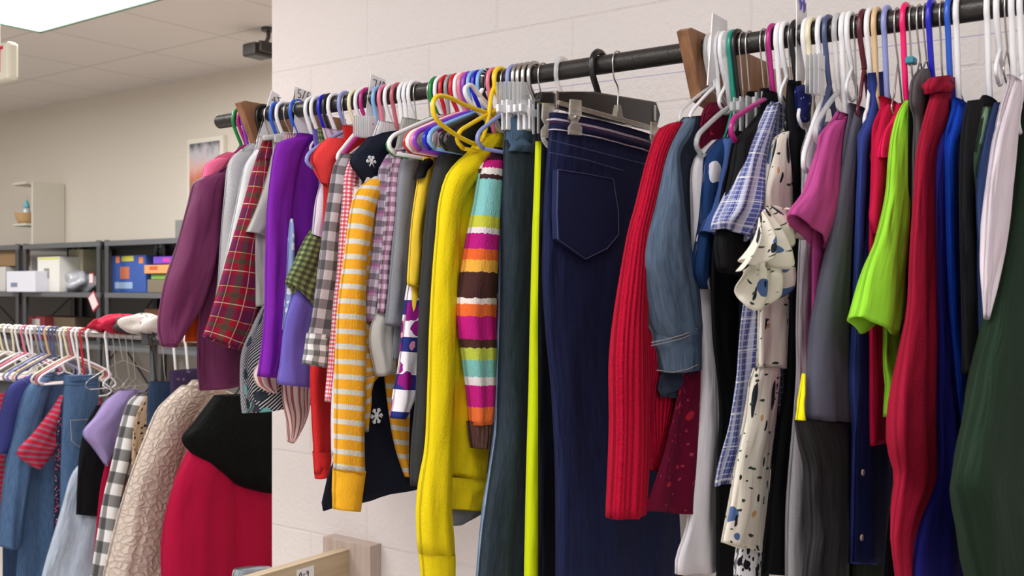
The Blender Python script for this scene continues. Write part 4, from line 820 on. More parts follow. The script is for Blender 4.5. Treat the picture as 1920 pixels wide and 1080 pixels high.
garment(1850, 'shirt', 'black shirt between the royal blue and camouflage ones', 'shirt', black, tv=186,
    sleeve=[(1806, 190, 1836, 186), (1796, 230, 1832, 236), (1790, 300, 1828, 306), (1789, 420, 1828, 424), (1792, 560, 1830, 564), (1794, 700, 1830, 704)], sth=.016, far=False, sw=.13, bw=.12, length=.7)
hk(1850, 'white', 'white hanger with long thin hook left of two more at the right edge', hw=.13, drop=.09)
garment(1868, 'shirt', 'green camouflage shirt, a sliver left of the white sleeve', 'shirt', camo, body=[(1842, 200, 1870, 200), (1828, 240, 1870, 240), (1820, 300, 1870, 300), (1822, 420, 1870, 420), (1826, 560, 1870, 560)], bth=.008)
hk(1868, 'white', 'second white long hook from the right edge', hw=.13, drop=.09)
garment(1883, 'shirt', 'slate navy shirt directly left of the white sleeve', 'shirt', navy2, body=[(1864, 192, 1900, 192), (1850, 235, 1900, 235), (1836, 300, 1900, 300), (1830, 380, 1900, 380), (1834, 560, 1880, 560), (1838, 800, 1870, 800)], bth=.008)
garment(1896, 'shirt', 'pinkish white long sleeved shirt near the right edge', 'shirt', pwhite, tv=148,
    sleeve=[(1890, 152, 1914, 150), (1874, 196, 1908, 200), (1857, 250, 1900, 256), (1846, 310, 1894, 316), (1837, 390, 1884, 394), (1834, 470, 1870, 474), (1834, 550, 1850, 552), (1836, 598, 1841, 600)], sth=.016, far=False, sfold=.003, sw=.13, bw=.1, length=.5)
hk(1896, 'white', 'white hanger holding the pinkish white shirt', hw=.12, drop=.09)
garment(1912, 'sweater', 'dark green sweater filling the right edge', 'sweater', dgreen, drop=.09,
    sleeve=[(1912, 165, 1980, 160), (1902, 245, 2000, 250), (1892, 330, 2010, 335), (1873, 444, 2020, 440), (1848, 550, 2030, 545), (1824, 640, 2030, 640), (1802, 728, 2030, 730), (1776, 850, 2030, 850), (1767, 900, 2030, 900), (1776, 965, 2020, 965), (1790, 1030, 2010, 1030), (1806, 1090, 2000, 1090), (1812, 1140, 1990, 1140)], sth=.04, far=False, sfold=.004, body='none')
hk(1912, 'white', 'white hanger holding the dark green sweater', hw=.14, drop=.08)
# empty yellow and white hangers sticking out toward the room
def loose(u, pts, colour, label, X=None):
    X = X or rodpt(u, ROD_Y-.021); y0, z0 = pl(pts[0][0], pts[0][1], X)
    h = thing('plastic_hanger', label, 'hanger', (X, y0, z0)); P = [(X+k*.0012,)+pl(a, b, X+k*.0012) for k, (a, b) in enumerate(pts)]
    MB().tube(crom(P, 50), .0042, 8).build('shoulder_bar', hmat(colour), h, smooth=True)
    Ph = crom(arc(ROD_Y, ROD_Z, .0217, -15, 175, 12, X)+[(X, ROD_Y-.02, ROD_Z-.015), (X, ROD_Y-.03, ROD_Z-.035), ((X+P[-1][0])/2, (ROD_Y+P[-1][1]-.02)/2, (ROD_Z-.03+P[-1][2])/2), P[-1]], 30)
    MB().tube(Ph, .0042, 8).build('hook', hmat(colour), h, smooth=True)
loose(926, [(940, 220), (880, 200), (845, 184), (822, 180), (812, 192), (814, 215), (826, 232), (860, 256), (892, 270), (905, 262)], 'yellow', 'yellow empty hanger swung out in front of the row of coloured hooks')
loose(905, [(935, 218), (900, 180), (884, 160), (872, 166), (876, 184), (895, 208), (922, 236), (940, 250)], 'white', 'white empty hanger tipped up crossing the yellow one')

hk(1883, 'wire', 'thin wire hook between the white hooks at the right edge', hw=.04, drop=.09)
cnt = {}
for u, c, lab, k in HK:
    kk = dict(drop=.05); kk.update(k); kk = fit_hanger(u, ROD_Y, ROD_Z, kk)
    hanger(rodpt(u, ROD_Y-.021), c, lab, **kk)
# clear plastic clip cluster
def clipcl(u, v, n, w, h, X, label, grp):
    for i in range(n):
        x = X+i*.012; y, z = pl(u+i*8, v, x)
        o = thing('garment_clip', label, 'clip', (x, y, z), grp)
        MB().box((x-.004, y-w, z-h), (x-.0025, y+w, z+h)).box((x+.0025, y-w, z-h), (x+.004, y+w, z+h)).build('jaw', hmat('clear'), o, bev=.0008)
        MB().tube([(x-.006, y, z+h*.2), (x, y, z+h*.35), (x+.006, y, z+h*.2)], .0016, 6).build('spring', hmat('wire'), o)
clipcl(942, 185, 6, .014, .03, rodpt(950), 'clear plastic hanger clip in the cluster above the teal jeans', 'clear clips above the teal jeans')
clipcl(672, 238, 4, .012, .022, rodpt(690), 'clear plastic hanger clip below the 7/8 card', 'clear clips below the 7/8 card')
clipcl(1520, 140, 3, .014, .03, rodpt(1530), 'clear plastic hanger clip above the sparkling navy top', 'clear clips above the navy top')

# ---- size cards
mcard = solid('white_card', (232, 228, 230), .5); mink = solid('marker_ink', (30, 30, 34), .6); mink2 = solid('purple_ink', (120, 110, 190), .6)
def card(X, quad, label, txt, ink, tu, tv, th_, tw):
    c = thing('size_card', label, 'size divider', (X, ROD_Y, ROD_Z))
    P = [pl(a, b, X) for a, b in quad]     # tl, tr, br, bl
    (yt, zt), (yr, zr), (yb, zb), (yl, zl) = P
    R = .0172; yc = ROD_Y
    slot = [(max(yr, yc+.028), ROD_Z+.006)]
    rim = [(yc+R*math.cos(math.radians(a)), ROD_Z+R*math.sin(math.radians(a))) for a in range(20, 345, 25)]
    poly = [(yt, zt), (max(yr, yc+.026), zr), (max(yr, yc+.028), ROD_Z+.006)]+rim+[(max(yb, yc+.028), ROD_Z-.006), (max(yb, yc+.026), zb), (yl, zl)]
    MB().prism(poly, X-.001, X+.001).build('card', mcard, c)
    y0, z0 = pl(tu, tv, X+.0015)
    strokes(txt, lambda a, b: (X+.0018, y0+a*tw, z0+b*th_), .0009, 1, .3).build('lettering', ink, c)
card(rodpt(505), [(509, 170), (523, 178), (516, 262), (480, 266)], 'white size card marked 4T on the left end of the pipe', '4T', mink, 509, 192, .014, .012)
card(rodpt(560), [(553, 162), (583, 174), (583, 250), (550, 250)], 'white size card marked 5/6 on the pipe', '5/6', mink, 558, 183, .018, .010)
card(rodpt(700), [(695, 138), (722, 150), (722, 230), (684, 230)], 'white size card marked 7/8 standing above the hooks', '7/8', mink, 700, 166, .019, .010)
card(rodpt(1350), [(1336, 24), (1339, 28), (1345, 120), (1326, 160)], 'plain white narrow card at the middle wooden bracket', '', mink, 1338, 60, .01, .01)
card(rodpt(1500), [(1493, -6), (1511, 6), (1516, 150), (1493, 152)], 'white card with purple handwriting among the right hand hooks', '~~', mink2, 1498, 22, .03, .012)

# ================================================================ LOWER BRACKET with label
Xl = pY(655, 1030, WALL-.038)[0]
lb = thing('wooden_bracket', 'pale lumber bracket low on the wall carrying the 0-9 label', 'bracket', (Xl, WALL, .9))
y1, z1 = pl(655, 1030, Xl); y0, z0 = pl(482, 1078, Xl)
MB().prism([(y0-.02, z1), (y1, z1), (y1, z1-.11), (y0-.02, z1-.11)], Xl-.03, Xl).build('arm', mlumber, lb, bev=.001)
xa = pY(615, 1018, WALL-.02)[0]; xb_ = pY(694, 1030, WALL-.038)[0]
MB().box((xa, WALL-.038, z1-.3), (xb_, WALL-.0005, z1+.018)).build('wall_plate', woodmat('plate_lumber', (178, 158, 148), (198, 180, 168), 'z'), lb, bev=.001)
ls = thing('shelf_label', 'small white label reading 0-9 stuck on the low wooden bracket', 'label', (Xl, 1.6, z1-.04))
ya, za = pl(556, 1069, Xl); yb2, zb2 = pl(588, 1069, Xl)
MB().box((Xl+.0002, ya, za-.035), (Xl+.0015, yb2, za)).build('paper', mcard, ls)
strokes('0-9', lambda a, b: (Xl+.002, ya+.006+a*.0085, za-.022+b*.014), .0011, 1, .3).build('lettering', mink, ls)
# lower clothes pipe and the grey garment on it, mostly below the frame
Xg = pl(475, 1072, Xl-.05)
gg = thing('shirt', 'crumpled grey garment over the low wooden bracket, at the bottom edge', 'shirt', (Xl-.06, Xg[0], Xg[1]))
loft('cloth', LP([(440, 1068, 508, 1062), (436, 1085, 512, 1080), (440, 1150, 512, 1150)], Xl-.06), Xl-.06, .03, cloth('crumpled_grey', (150, 158, 164)), gg, seed=5, fold=.006, top=.7)

# ================================================================ BACK AREA
# canvas picture
P0 = pY(350, 262, FAR-.03); P1 = pY(418, 255, FAR-.03); Pb = pY(350, 400, FAR-.03)
cv = thing('canvas_picture', 'framed picture with a blurry pink and orange scene on the far wall', 'picture', (P0[0], FAR-.02, Pb[1]))
MB().box((P0[0], FAR-.03, Pb[1]), (P1[0], FAR-.001, P0[1])).build('frame', solid('picture_frame_white', (225, 218, 205), .6), cv, bev=.003)
t = NT('picture_print'); tc = t.new('ShaderNodeTexCoord'); sp = t.new('ShaderNodeSeparateXYZ'); t.lk(tc.outputs['Generated'], sp.inputs[0])
n = t.new('ShaderNodeTexNoise'); n.inputs['Scale'].default_value = 3.5; n.inputs['Detail'].default_value = 4; t.lk(tc.outputs['Generated'], n.inputs['Vector'])
rp = t.new('ShaderNodeValToRGB'); e = rp.color_ramp.elements; e[0].position = 0; e[0].color = lin((70, 60, 60)); e[1].position = 1; e[1].color = lin((80, 80, 88))
for p, c in ((.25, (120, 105, 70)), (.45, (205, 120, 95)), (.65, (215, 170, 160)), (.85, (190, 186, 192))): x = e.new(p); x.color = lin(c)
t.lk(t.math('ADD', sp.outputs[2], t.math('MULTIPLY_ADD', n.outputs[0], .5, -.25)), rp.inputs[0]); t.lk(rp.outputs[0], t.b.inputs['Base Color'])
MB().box((P0[0]+.03, FAR-.032, Pb[1]+.03), (P1[0]-.03, FAR-.0301, P0[1]-.03)).build('print', t.m, cv)
# metal shelving
msh = solid('grey_shelving_metal', (98, 100, 104), .45, metal=.2); mshd = solid('dark_shelving_post', (66, 66, 70), .5)
SY0, SY1 = 3.38, 3.80
def X_at(u, Y): return pY(u, 500, Y)[0]
xs0, xm, xs1 = X_at(42, SY0), X_at(187, SY0), X_at(420, SY0)
ZS = (1.755, 1.455, 1.15, .8, .4)
def shelving(xa, xb, label):
    s = thing('shelving_unit', label, 'shelving', ((xa+xb)/2, (SY0+SY1)/2, 0))
    for z in ZS:
        MB().box((xa, SY0, z-.03), (xb, SY0+.012, z)).box((xa, SY0, z-.004), (xb, SY1, z)).box((xa, SY1-.012, z-.03), (xb, SY1, z)).build('shelf', msh, s, bev=.002)
    for x in (xa, xb-.04):
        for y in (SY0, SY1-.04): MB().box((x, y+.001, 0), (x+.04, y+.004, 1.76)).box((x+.0005, y+.001, 0), (x+.0035, y+.039, 1.76)).build('post', mshd, s)
    MB().box((xa, SY1+.001, 1.13), (xb, SY1+.004, 1.75)).build('back_panel', solid('shelving_back', (112, 108, 104), .6), s)
    br = MB().tube([(xa+.05, SY1-.01, 1.1), (xb-.05, SY1-.01, .8)], .006, 6) if False else MB().tube([(xa+.05, SY1, 1.45), (xb-.05, SY1, .8)], .006, 6).tube([(xb-.05, SY1, 1.45), (xa+.05, SY1, .8)], .006, 6); br.build('cross_brace', mshd, s)
shelving(xs0, xm, 'grey metal shelving unit under the white wall cabinet'); shelving(xm+.045, xs1, 'grey metal shelving unit holding the colourful game boxes')
shelving(X_at(42, SY0)-1.35, xs0-.05, 'grey metal shelving unit at the left edge with a wicker basket')
# white cabinet on top
XC = -6.6; mcab = solid('white_cabinet_paint', (214, 208, 196), .5)
cb = thing('wall_cabinet', 'white corner shelf unit standing on top of the grey shelving', 'cabinet', (XC-.25, 3.7, 1.757))
zt = 2.19; zb_ = 1.757
MB().box((XC-.02, 3.6, zb_), (XC, FAR-.003, zt)).build('side_panel', mcab, cb, bev=.002)
def qshelf(z, th=.014, wx=.22, name='shelf'):
    f = 3.565; pts = [(XC-.02, FAR-.004), (XC-.02-wx, FAR-.004), (XC-.02-wx, f+.06), (XC-.02-wx+.015, f+.025), (XC-.02-wx+.05, f), (XC-.02, f)]
    mb = MB(); m = len(pts); mb.v = [(a, b, z) for a, b in pts]+[(a, b, z+th) for a, b in pts]
    mb.f = [tuple(range(m))[::-1], tuple(range(m, 2*m))]+[(k, (k+1) % m, m+(k+1) % m, m+k) for k in range(m)]
    mb.build(name, mcab, cb)
qshelf(zt-.016); qshelf(zb_+.14)
# bottle and basket
def lathe(prof, x, y, z, n=16):
    mb = MB(); m = len(prof)
    for r, h in prof:
        for k in range(n): a = 2*math.pi*k/n; mb.v.append((x+r*math.cos(a), y+r*math.sin(a), z+h))
    for i in range(m-1):
        for k in range(n): mb.f.append((i*n+k, i*n+(k+1) % n, (i+1)*n+(k+1) % n, (i+1)*n+k))
    mb.f.append(tuple(range(n))[::-1]); mb.f.append(tuple((m-1)*n+k for k in range(n))); return mb
bx = XC-.15; zb3 = zb_+.155
bk = thing('wicker_basket', 'small tan wicker basket on the cabinet shelf', 'basket', (bx, 3.64, zb3))
lathe([(.05, 0), (.065, .03), (.078, .07), (.08, .075), (.072, .072), (.06, .03), (.045, .008)], bx, 3.64, zb3).build('bowl', solid('wicker', (196, 160, 112), .8, bump=.8, bs=120), bk, smooth=True)
bo = thing('bottle', 'clear bottle with aqua cap standing in the basket', 'bottle', (bx, 3.64, zb3+.01))
lathe([(.022, 0), (.024, .01), (.024, .085), (.018, .1)], bx, 3.64, zb3+.009).build('body', solid('bottle_pale', (205, 218, 222), .2), bo, smooth=True)
lathe([(.02, 0), (.02, .02), (.013, .035), (.008, .05), (.003, .055)], bx, 3.64, zb3+.109).build('cap', solid('aqua', (110, 190, 205), .4), bo, smooth=True)
# boxes on shelves
def bbox(u0, u1, v0, v1, Y, dep, zbase, name, label, cat, c, extra=None, grp=None, c2=None):
    xa, za = pY(u0, v1, Y); xb, zt_ = pY(u1, v0, Y)
    z0 = zbase if zbase is not None else za
    o = thing(name, label, cat, ((xa+xb)/2, Y+dep/2, z0), grp)
    MB().box((xa, Y, z0), (xb, Y+dep, zt_)).build('carton' if 'box' in name else 'body', solid('paint_'+'_'.join(map(str, c)), c, .6), o, bev=.003)
    for e_ in extra or []:
        a, b, c_, d, cc = e_; p = pY(a, d, Y-.0015); q = pY(b, c_, Y-.0015)
        MB().box((p[0], Y-.0015, p[1]), (q[0], Y+.001, q[1])).build('printed_panel', solid('print_'+'_'.join(map(str, cc)), cc, .6), o)
    return o
bbox(12, 66, 508, 545, 3.34, .2, 1.4555, 'storage_box', 'flat white box at the left end of the middle shelf', 'box', (214, 214, 224), [(20, 32, 530, 538, (120, 130, 150))])
bbox(70, 111, 481, 542, 3.42, .25, 1.4555, 'storage_box', 'tall white box with yellow top edge and small printed picture', 'box', (222, 220, 214), [(72, 110, 482, 487, (205, 205, 110)), (82, 92, 503, 522, (140, 140, 135))])
bbox(46, 58, 458, 482, 3.5, .25, 1.56, 'storage_box', 'white box behind the flat white one under the cabinet', 'box', (210, 205, 196))
bbox(128, 155, 467, 483, 3.55, .2, 1.4555, 'storage_box', 'cream box at the back of the shelf beside the post', 'box', (196, 190, 160))
bbox(209, 273, 478, 542, 3.46, .08, 1.4555, 'game_box', 'blue board game box with orange and yellow printing', 'box', (52, 84, 158), [(225, 242, 500, 523, (190, 110, 80)), (217, 224, 481, 493, (225, 130, 70)), (228, 250, 480, 490, (200, 195, 70)), (260, 268, 482, 494, (215, 130, 80)), (215, 248, 529, 541, (150, 175, 205))])
bbox(276, 330, 524, 541, 3.44, .2, 1.4555, 'game_box', 'brown game box at the bottom of the small stack', 'box', (120, 110, 92))
bbox(283, 330, 514, 523.5, 3.45, .2, None, 'game_box', 'lime green game box second in the small stack', 'box', (130, 175, 80))
bbox(270, 330, 496, 513, 3.43, .2, None, 'game_box', 'orange and yellow game box in the small stack', 'box', (214, 150, 92), [(280, 295, 499, 506, (190, 90, 60))])
bbox(287, 332, 480, 495, 3.45, .2, None, 'game_box', 'purple game box on top of the small stack', 'box', (110, 70, 190), [(305, 318, 483, 491, (200, 60, 160))])
bbox(53, 83, 594, 618, 3.44, .2, 1.151, 'storage_box', 'dark red box with white label on the lower shelf', 'box', (120, 40, 44), [(60, 74, 598, 609, (190, 180, 180))])
bbox(90, 140, 596, 618, 3.5, .2, 1.151, 'storage_box', 'brown cardboard box on the lower shelf', 'box', (100, 84, 66))
bbox(270, 320, 580, 618, 3.5, .2, 1.151, 'storage_box', 'brown cardboard box with red side on the lower shelf at right', 'box', (140, 96, 72))
bbox(-40, 34, 466, 500, 3.42, .3, 1.622, 'wicker_basket', 'brown wicker hamper at the left edge of the shelving', 'basket', (136, 108, 76))
bbox(-50, 10, 500, 545, 3.40, .3, 1.4555, 'storage_box', 'pale grey box under the brown hamper at the left edge', 'box', (196, 192, 190))
bbox(328, 341, 412, 441, 3.6, .15, 1.7555, 'storage_box', 'small grey box on top of the shelving beside the plum blouse', 'box', (130, 130, 126))
def blob(name, label, cat, x, y, z, sx, sy, sz, mat, amp=.25, seed=1, part='body', grp=None, freq=3):
    o = thing(name, label, cat, (x, y, z-sz), grp); rnd = random.Random(seed); ph = [rnd.uniform(0, 6.3) for _ in range(6)]
    vs_, fs_, uv_ = [], [], []; nu, nv = 32, 18
    for i in range(nv+1):
        th = math.pi*i/nv
        for j in range(nu):
            a = 2*math.pi*j/nu
            d = 1+amp*(math.sin(freq*a+ph[0]+2*th)*math.sin(th)*.5+math.sin((freq+2)*a+ph[1])*math.sin(2*th+ph[2])*.4+math.sin(4*th+ph[3]+a)*.3*math.sin(th))
            vs_.append((x+sx*d*math.sin(th)*math.cos(a), y+sy*d*math.sin(th)*math.sin(a), z+sz*d*math.cos(th))); uv_.append((a*sx, th*sz))
    for i in range(nv):
        for j in range(nu): fs_.append((i*nu+j, (i+1)*nu+j, (i+1)*nu+(j+1) % nu, i*nu+(j+1) % nu))
    link(part, vs_, fs_, mat, o, uv_); return o
xw, zw = pY(138, 520, 3.46); blob('plastic_bag', 'crumpled silvery plastic bag of small items on the shelf', 'bag', xw, 3.5, 1.457+.062, .12, .08, .062, solid('silvery_plastic', (176, 178, 184), .3, metal=.1, bump=1.0, bs=35), .5, 4)
# hanging tags on the post
for (u0, v0, hgt, rot, lab, c) in ((171, 522, .045, 0, 'white square tag with red edge taped on the shelving post', (220, 205, 205)), (175, 565, .075, .6, 'white diamond shaped card with red border hanging from the post', (228, 222, 222))):
    x, z = pY(u0, v0, SY0-.004); h = thing('hanging_tag', lab, 'tag', (x, SY0-.004, z))
    ce = [(a*math.cos(rot)-b*math.sin(rot), a*math.sin(rot)+b*math.cos(rot)) for a, b in ((-.5, -.7), (.5, -.7), (.5, .7), (-.5, .7))]
    def pc(s, y): return [(x+a*s*hgt, y, z+b*s*hgt) for a, b in ce]
    for nm, s, y, m in (('border', 1, SY0-.004, solid('tag_red', (170, 30, 60), .5)), ('paper', .82, SY0-.006, solid('tag_paper', c, .6))):
        a = pc(s, y); b = pc(s, y+.0015); link(nm, a+b, [(0, 1, 2, 3), (7, 6, 5, 4), (0, 4, 5, 1), (1, 5, 6, 2), (2, 6, 7, 3), (3, 7, 4, 0)], m, h, smooth=False)
# security camera
x, z = pY(488, 96, 3.3); sc = thing('security_camera', 'dark security camera under the ceiling at the wall corner', 'security camera', (x+.06, 3.3, CEIL))
mcam = solid('camera_dark', (58, 54, 54), .4)
MB().box((x-.065, 3.24, z-.03), (x+.03, 3.36, z+.035)).build('housing', mcam, sc, bev=.01)
MB().box((x+.031, 3.26, z-.012), (x+.055, 3.34, z+.04)).build('rear_mount', mcam, sc, bev=.004)
MB().tube([(x+.04, 3.3, z+.03), (x+.06, 3.3, z+.06), (x+.06, 3.3, CEIL)], .01, 8).build('arm', mcam, sc)
lathe([(.035, 0), (.035, .015)], x+.06, 3.3, CEIL-.015).build('ceiling_plate', mcam, sc)
# exit sign
x, z = pl(14, 112, -4.3)[0], 0
ex = thing('exit_sign', 'white exit sign with red letters at the top left edge', 'exit sign', (0, 0, 0))
X1, Zt = pY(14, 76, 1.9); Zb_ = pY(14, 147, 1.9)[1]; ex.location = (X1-.15, 1.9, CEIL)
MB().box((X1-.31, 1.9, Zb_), (X1, 1.945, Zt)).build('housing', solid('sign_white', (226, 222, 205), .4), ex, bev=.012)
MB().box((X1-.19, 1.91, Zt-.002), (X1-.12, 1.935, CEIL)).build('mount', solid('sign_white', (226, 222, 205), .4), ex)
strokes('EXIT', lambda a, b: (X1-.275+a*.048, 1.8985, Zb_+.03+b*(Zt-Zb_-.05)), .006, 1, .35).build('lettering', solid('exit_red', (225, 20, 50), .5), ex)

# ================================================================ LEFT RACK
LY, LZ, LR = 2.1, 1.321, .0125
mchr = solid('chrome_tube', (200, 198, 196), .22, metal=.9)
rk = thing('clothes_rack', 'chrome clothes rack with black joint behind the left end of the pipe', 'clothes rack', (-3.6, LY, 0))
tubeX('rail', -5.2, -2.42, LY, LZ, LR, mchr, rk, 16)
xj = rodpt(279, LY)
for x, m in ((-5.2, mchr), (xj, mshd)):
    MB().tube([(x, LY+.02, LZ+.012), (x, LY+.02, .04)], .014, 12).build('upright', m, rk, smooth=True)
    MB().tube([(x, LY-.25, .03), (x, LY+.25, .03)], .014, 12).build('foot', m, rk, smooth=True)
MB().box((xj-.02, LY-.018, LZ-.03), (xj+.02, LY+.035, LZ+.022)).build('joint', mshd, rk, bev=.004)
LK = dict(Y=LY, Z=LZ)
def lg(u, name, label, cat, mat, **k):
    k.setdefault('far', False); k.setdefault('drop', .14); k.setdefault('sw', .19); k.setdefault('bw', .18); k.setdefault('length', .7)
    return garment(u, name, label, cat, mat, **LK, **k)
indl = cloth('indigo_purple_cotton', (54, 58, 116)); dl = cloth('medium_blue_denim', (66, 92, 128), c2=(84, 110, 146), kind='denim'); dl2 = cloth('dark_blue_denim', (40, 58, 84), c2=(52, 70, 98), kind='denim')
rg = cloth('red_grey_stripe', (180, 36, 62), layers=[('v', .02, 0, .008, (130, 110, 130), .7)]); fls = cloth('small_floral', (34, 36, 60), layers=[('b', 70, .22, (205, 60, 90), 1, .5), ('b', 80, .14, (225, 225, 230), 1, 1.5)])
lj = cloth('bleached_denim', (196, 206, 220), c2=(170, 186, 208), kind='denim'); lavt = cloth('lavender_cotton', (158, 140, 192)); bc = cloth('black_white_check', (232, 230, 230), layers=[('u', .07, 0, .035, (24, 24, 28), .72), ('v', .075, 0, .0375, (24, 24, 28), .72)], wr=.2)
leo = cloth('leopard_print', (190, 160, 130), layers=[('b', 60, .33, (40, 30, 28), 1, .8)]); quilt = cloth('quilted_cream', (206, 190, 178), kind='quilt', wr=.15)
redc = cloth('raspberry_wool', (170, 14, 58), wr=.3); fur = cloth('black_fur', (12, 14, 14), kind='fur', rough=.9)
lg(20, 'shirt', 'red striped shirt at the far left edge of the chrome rack', 'shirt', rg, body=[(0, 735, 40, 735), (-30, 800, 40, 800), (-40, 1000, 40, 1000)], bth=.02)
lg(55, 'jeans', 'dark jeans on the chrome rack below the indigo shirt', 'jeans', dl2, body=[(40, 760, 120, 760), (10, 850, 120, 850), (5, 1100, 120, 1100)], bth=.02)
lg(96, 'shirt', 'indigo purple short sleeved shirt at the left edge', 'shirt', indl, sleeve=[(60, 702, 84, 698), (25, 716, 75, 730), (8, 738, 65, 760), (-4, 790, 55, 800), (-12, 850, 36, 848)], sth=.03, body=[(80, 700, 150, 700), (40, 740, 150, 740), (30, 850, 150, 850)])
lg(110, 'dress', 'blue denim dress with ruffled sleeve hem', 'dress', dl, sleeve=[(78, 704, 98, 702), (50, 724, 90, 736), (36, 760, 80, 770), (26, 810, 70, 820), (12, 870, 58, 876), (2, 940, 46, 946), (-4, 1000, 38, 1004), (-6, 1024, 34, 1028)], sth=.035, sfold=.01, body=[(90, 702, 170, 702), (64, 740, 170, 740), (50, 860, 170, 860), (36, 1000, 170, 1000), (26, 1150, 170, 1150)], bth=.02, bfold=.01)
lg(140, 'shirt', 'red and grey striped short sleeve pointing left over the denim dress', 'shirt', rg, sleeve=[(112, 740, 130, 738), (92, 770, 122, 780), (60, 812, 112, 830), (30, 850, 98, 852), (62, 876, 72, 880)], sth=.025, body=[(118, 742, 190, 742), (116, 800, 190, 800), (112, 900, 190, 900)])
lg(148, 'dress', 'dark dress with small red flowers, a narrow strip beside the jeans', 'dress', fls, body=[(118, 745, 160, 745), (106, 800, 160, 800), (102, 900, 160, 900), (100, 1012, 160, 1012)], bth=.015)
g, X, z0 = lg(160, 'jeans', 'medium blue jeans with back pocket clipped on the chrome rack', 'jeans', dl, body='none', parts=[('legs', [(120, 715, 184, 712), (118, 760, 184, 760), (114, 850, 182, 850), (112, 960, 180, 960), (110, 1150, 178, 1150)], dl, 0, .03, dict(top=.9)), ('waistband', [(120, 705, 184, 702), (119, 722, 184, 720)], dl, .002, .031, dict(top=1, M=8))])
stitch([(132, 788), (134, 826), (148, 838), (168, 830), (176, 786), (132, 788)], X+.036, g, r=.0012, mat=mthr)
lg(195, 'jeans', 'pale bleached jeans spreading at the bottom of the chrome rack', 'jeans', lj, body=[(160, 860, 250, 860), (134, 890, 250, 890), (116, 950, 250, 950), (98, 1010, 250, 1010), (74, 1090, 250, 1090), (60, 1150, 250, 1150)], bth=.03, bfold=.012)
lg(208, 'tank_top', 'black tank top between the jeans and the lavender tee', 'tank top', black, body=[(180, 760, 215, 760), (160, 800, 230, 800), (148, 860, 235, 860), (143, 965, 240, 970)], bth=.015)
lg(232, 'shirt', 'red shirt, a thin strip beside the checked coat', 'shirt', redc, body=[(200, 860, 250, 860), (186, 930, 250, 930), (172, 1080, 250, 1080)], bth=.012)
lg(244, 'shirt', 'lavender tee with wide short sleeve', 'shirt', lavt, sleeve=[(222, 732, 254, 728), (196, 752, 246, 760), (176, 782, 236, 790), (154, 812, 224, 820), (172, 838, 210, 850), (192, 868, 200, 874)], sth=.03, body=[(232, 732, 300, 732), (218, 780, 300, 780), (215, 850, 300, 850)])
lg(283, 'coat', 'black and white buffalo check coat', 'coat', bc, sleeve=[(256, 738, 282, 734), (238, 755, 276, 762), (226, 790, 262, 795), (216, 830, 250, 836), (204, 885, 236, 890), (192, 935, 226, 940), (178, 1020, 212, 1024), (165, 1110, 205, 1110)], sth=.03, body=[(270, 740, 320, 740), (250, 800, 320, 800), (215, 1100, 320, 1100)])
lg(300, 'shirt', 'leopard print shirt between the check coat and the quilted coat', 'shirt', leo, body=[(275, 738, 330, 738), (252, 790, 330, 790), (246, 870, 330, 870), (240, 960, 330, 960)], bth=.012)
lg(322, 'jeans', 'dark jeans waist behind the quilted coat', 'jeans', dl2, body=[(280, 715, 350, 715), (276, 760, 350, 760), (276, 850, 350, 850)], bth=.02)
lg(345, 'shirt', 'dark purple patterned shirt behind the quilted coat collar', 'shirt', cloth('dark_purple_print', (60, 48, 80), layers=[('b', 40, .2, (120, 100, 130), 1, .3)]), body=[(318, 695, 380, 690), (318, 740, 380, 740), (320, 800, 380, 800)], bth=.02)
lg(378, 'coat', 'cream quilted coat beside the red coat', 'coat', quilt,
   sleeve=[(340, 722, 396, 722), (312, 746, 376, 760), (290, 770, 356, 790), (268, 822, 342, 834), (250, 868, 330, 880), (232, 920, 320, 930), (210, 1000, 310, 1010), (190, 1090, 300, 1095), (182, 1150, 300, 1150)], sth=.05, sfold=.006, body=[(360, 712, 410, 712), (330, 760, 430, 760), (310, 900, 430, 900), (290, 1150, 430, 1150)], bth=.035)
g, X, z0 = lg(440, 'coat', 'raspberry red coat with large black fur collar', 'coat', redc,
   sleeve=[(380, 800, 420, 800), (354, 838, 430, 850), (338, 870, 440, 880), (322, 912, 440, 920), (308, 970, 436, 976), (302, 1030, 432, 1036), (304, 1090, 432, 1090), (310, 1150, 440, 1150)], sth=.05, sfold=.006,
   body=[(400, 780, 560, 780), (380, 860, 570, 860), (376, 960, 575, 960), (380, 1150, 580, 1150)], bth=.045, bfold=.008)
loft('fur_collar', LP([(402, 742, 520, 738), (384, 766, 545, 762), (362, 796, 552, 790), (342, 826, 556, 820), (374, 862, 552, 850), (408, 888, 540, 880), (448, 914, 528, 905), (480, 924, 512, 920)], X+.035), X+.035, .062, fur, g, seed=4, fold=.008, top=.75, M=40, N=56)
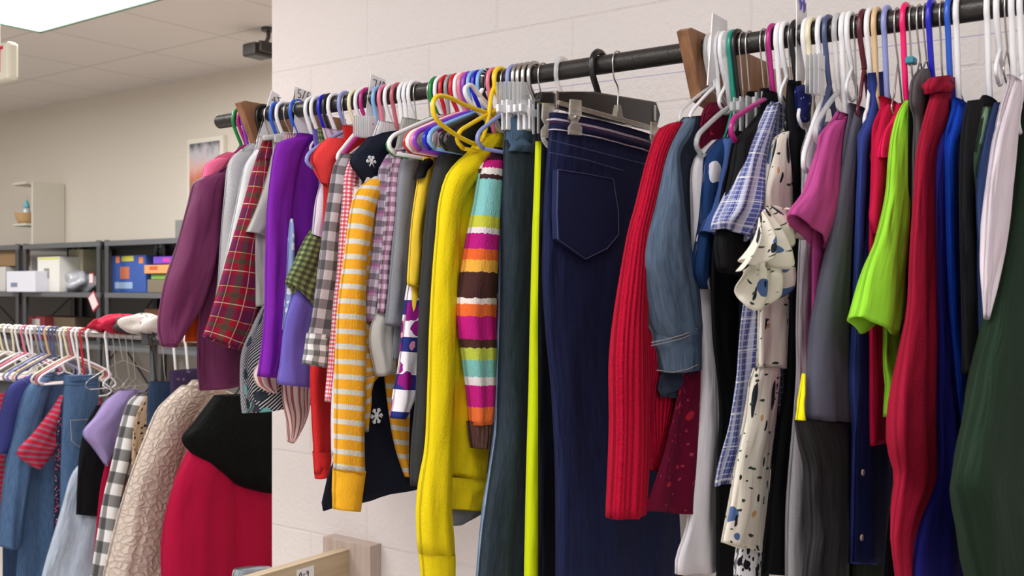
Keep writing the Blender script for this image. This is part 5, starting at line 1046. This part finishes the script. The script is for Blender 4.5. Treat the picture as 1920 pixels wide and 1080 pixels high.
# rack hangers
RH = [(-14, 'white'), (-4, 'ivory'), (6, 'white'), (20, 'ivory'), (27, 'white'), (38, 'pink'), (47, 'white'), (55, 'white'), (64, 'grey'), (72, 'periwinkle'), (82, 'tan'), (89, 'slate'), (96, 'slate'), (103, 'wire'), (110, 'white'), (118, 'ivory'), (126, 'rose'), (132, 'white'), (140, 'white'), (148, 'red'), (160, 'white'), (195, 'white'), (208, 'wire'), (220, 'wire'), (232, 'wire'), (244, 'wire'), (283, 'black'), (300, 'wire'), (322, 'white'), (345, 'white'), (378, 'white'), (440, 'black')]
for u, c in RH:
    lab = {('red'): 'red hanger standing out on the chrome rack', 'pink': 'pink hanger on the chrome rack among white ones', 'periwinkle': 'periwinkle hanger on the chrome rack', 'tan': 'olive tan hanger on the chrome rack', 'rose': 'dusty rose hanger on the chrome rack'}.get(c)
    cn = {'wire': 'thin wire', 'slate': 'slate blue'}.get(c, c)
    grp = None
    if lab is None: lab = cn+' hanger hooked on the chrome rack at the left'; grp = cn+' hangers on the chrome rack'
    kk = fit_hanger(u, LY, LZ, dict(hw=.13, drop=.085, fall=.06))
    hanger(rodpt(u, LY-.021), c, lab, Y=LY, Z=LZ, rr=LR, group=grp, **kk)
# soft things resting over the rack
for i, (u, v, s, c, nm, lab) in enumerate(((222, 604, .05, (196, 40, 70), 'knit_hat', 'red knitted hat lying on the chrome rack'), (242, 607, .045, (64, 60, 62), 'knit_hat', 'dark knitted hat lying on the chrome rack'), (266, 603, .052, (222, 214, 208), 'knit_hat', 'white knitted hat on the chrome rack beside the plum sleeve'), (192, 612, .035, (176, 36, 60), 'scarf', 'thin red scarf lying on the chrome rack'), (290, 603, .045, (206, 196, 192), 'scarf', 'pale scarf bundled on the rack right beside the plum sleeve'))):
    x, z = pY(u, v, LY); blob(nm, lab, 'hat' if nm == 'knit_hat' else 'scarf', x, LY, LZ+LR+s*.62, s*1.25, s*1.3, s*.62, cloth('soft_%d' % i, c, kind='knit'), .35, i+3)
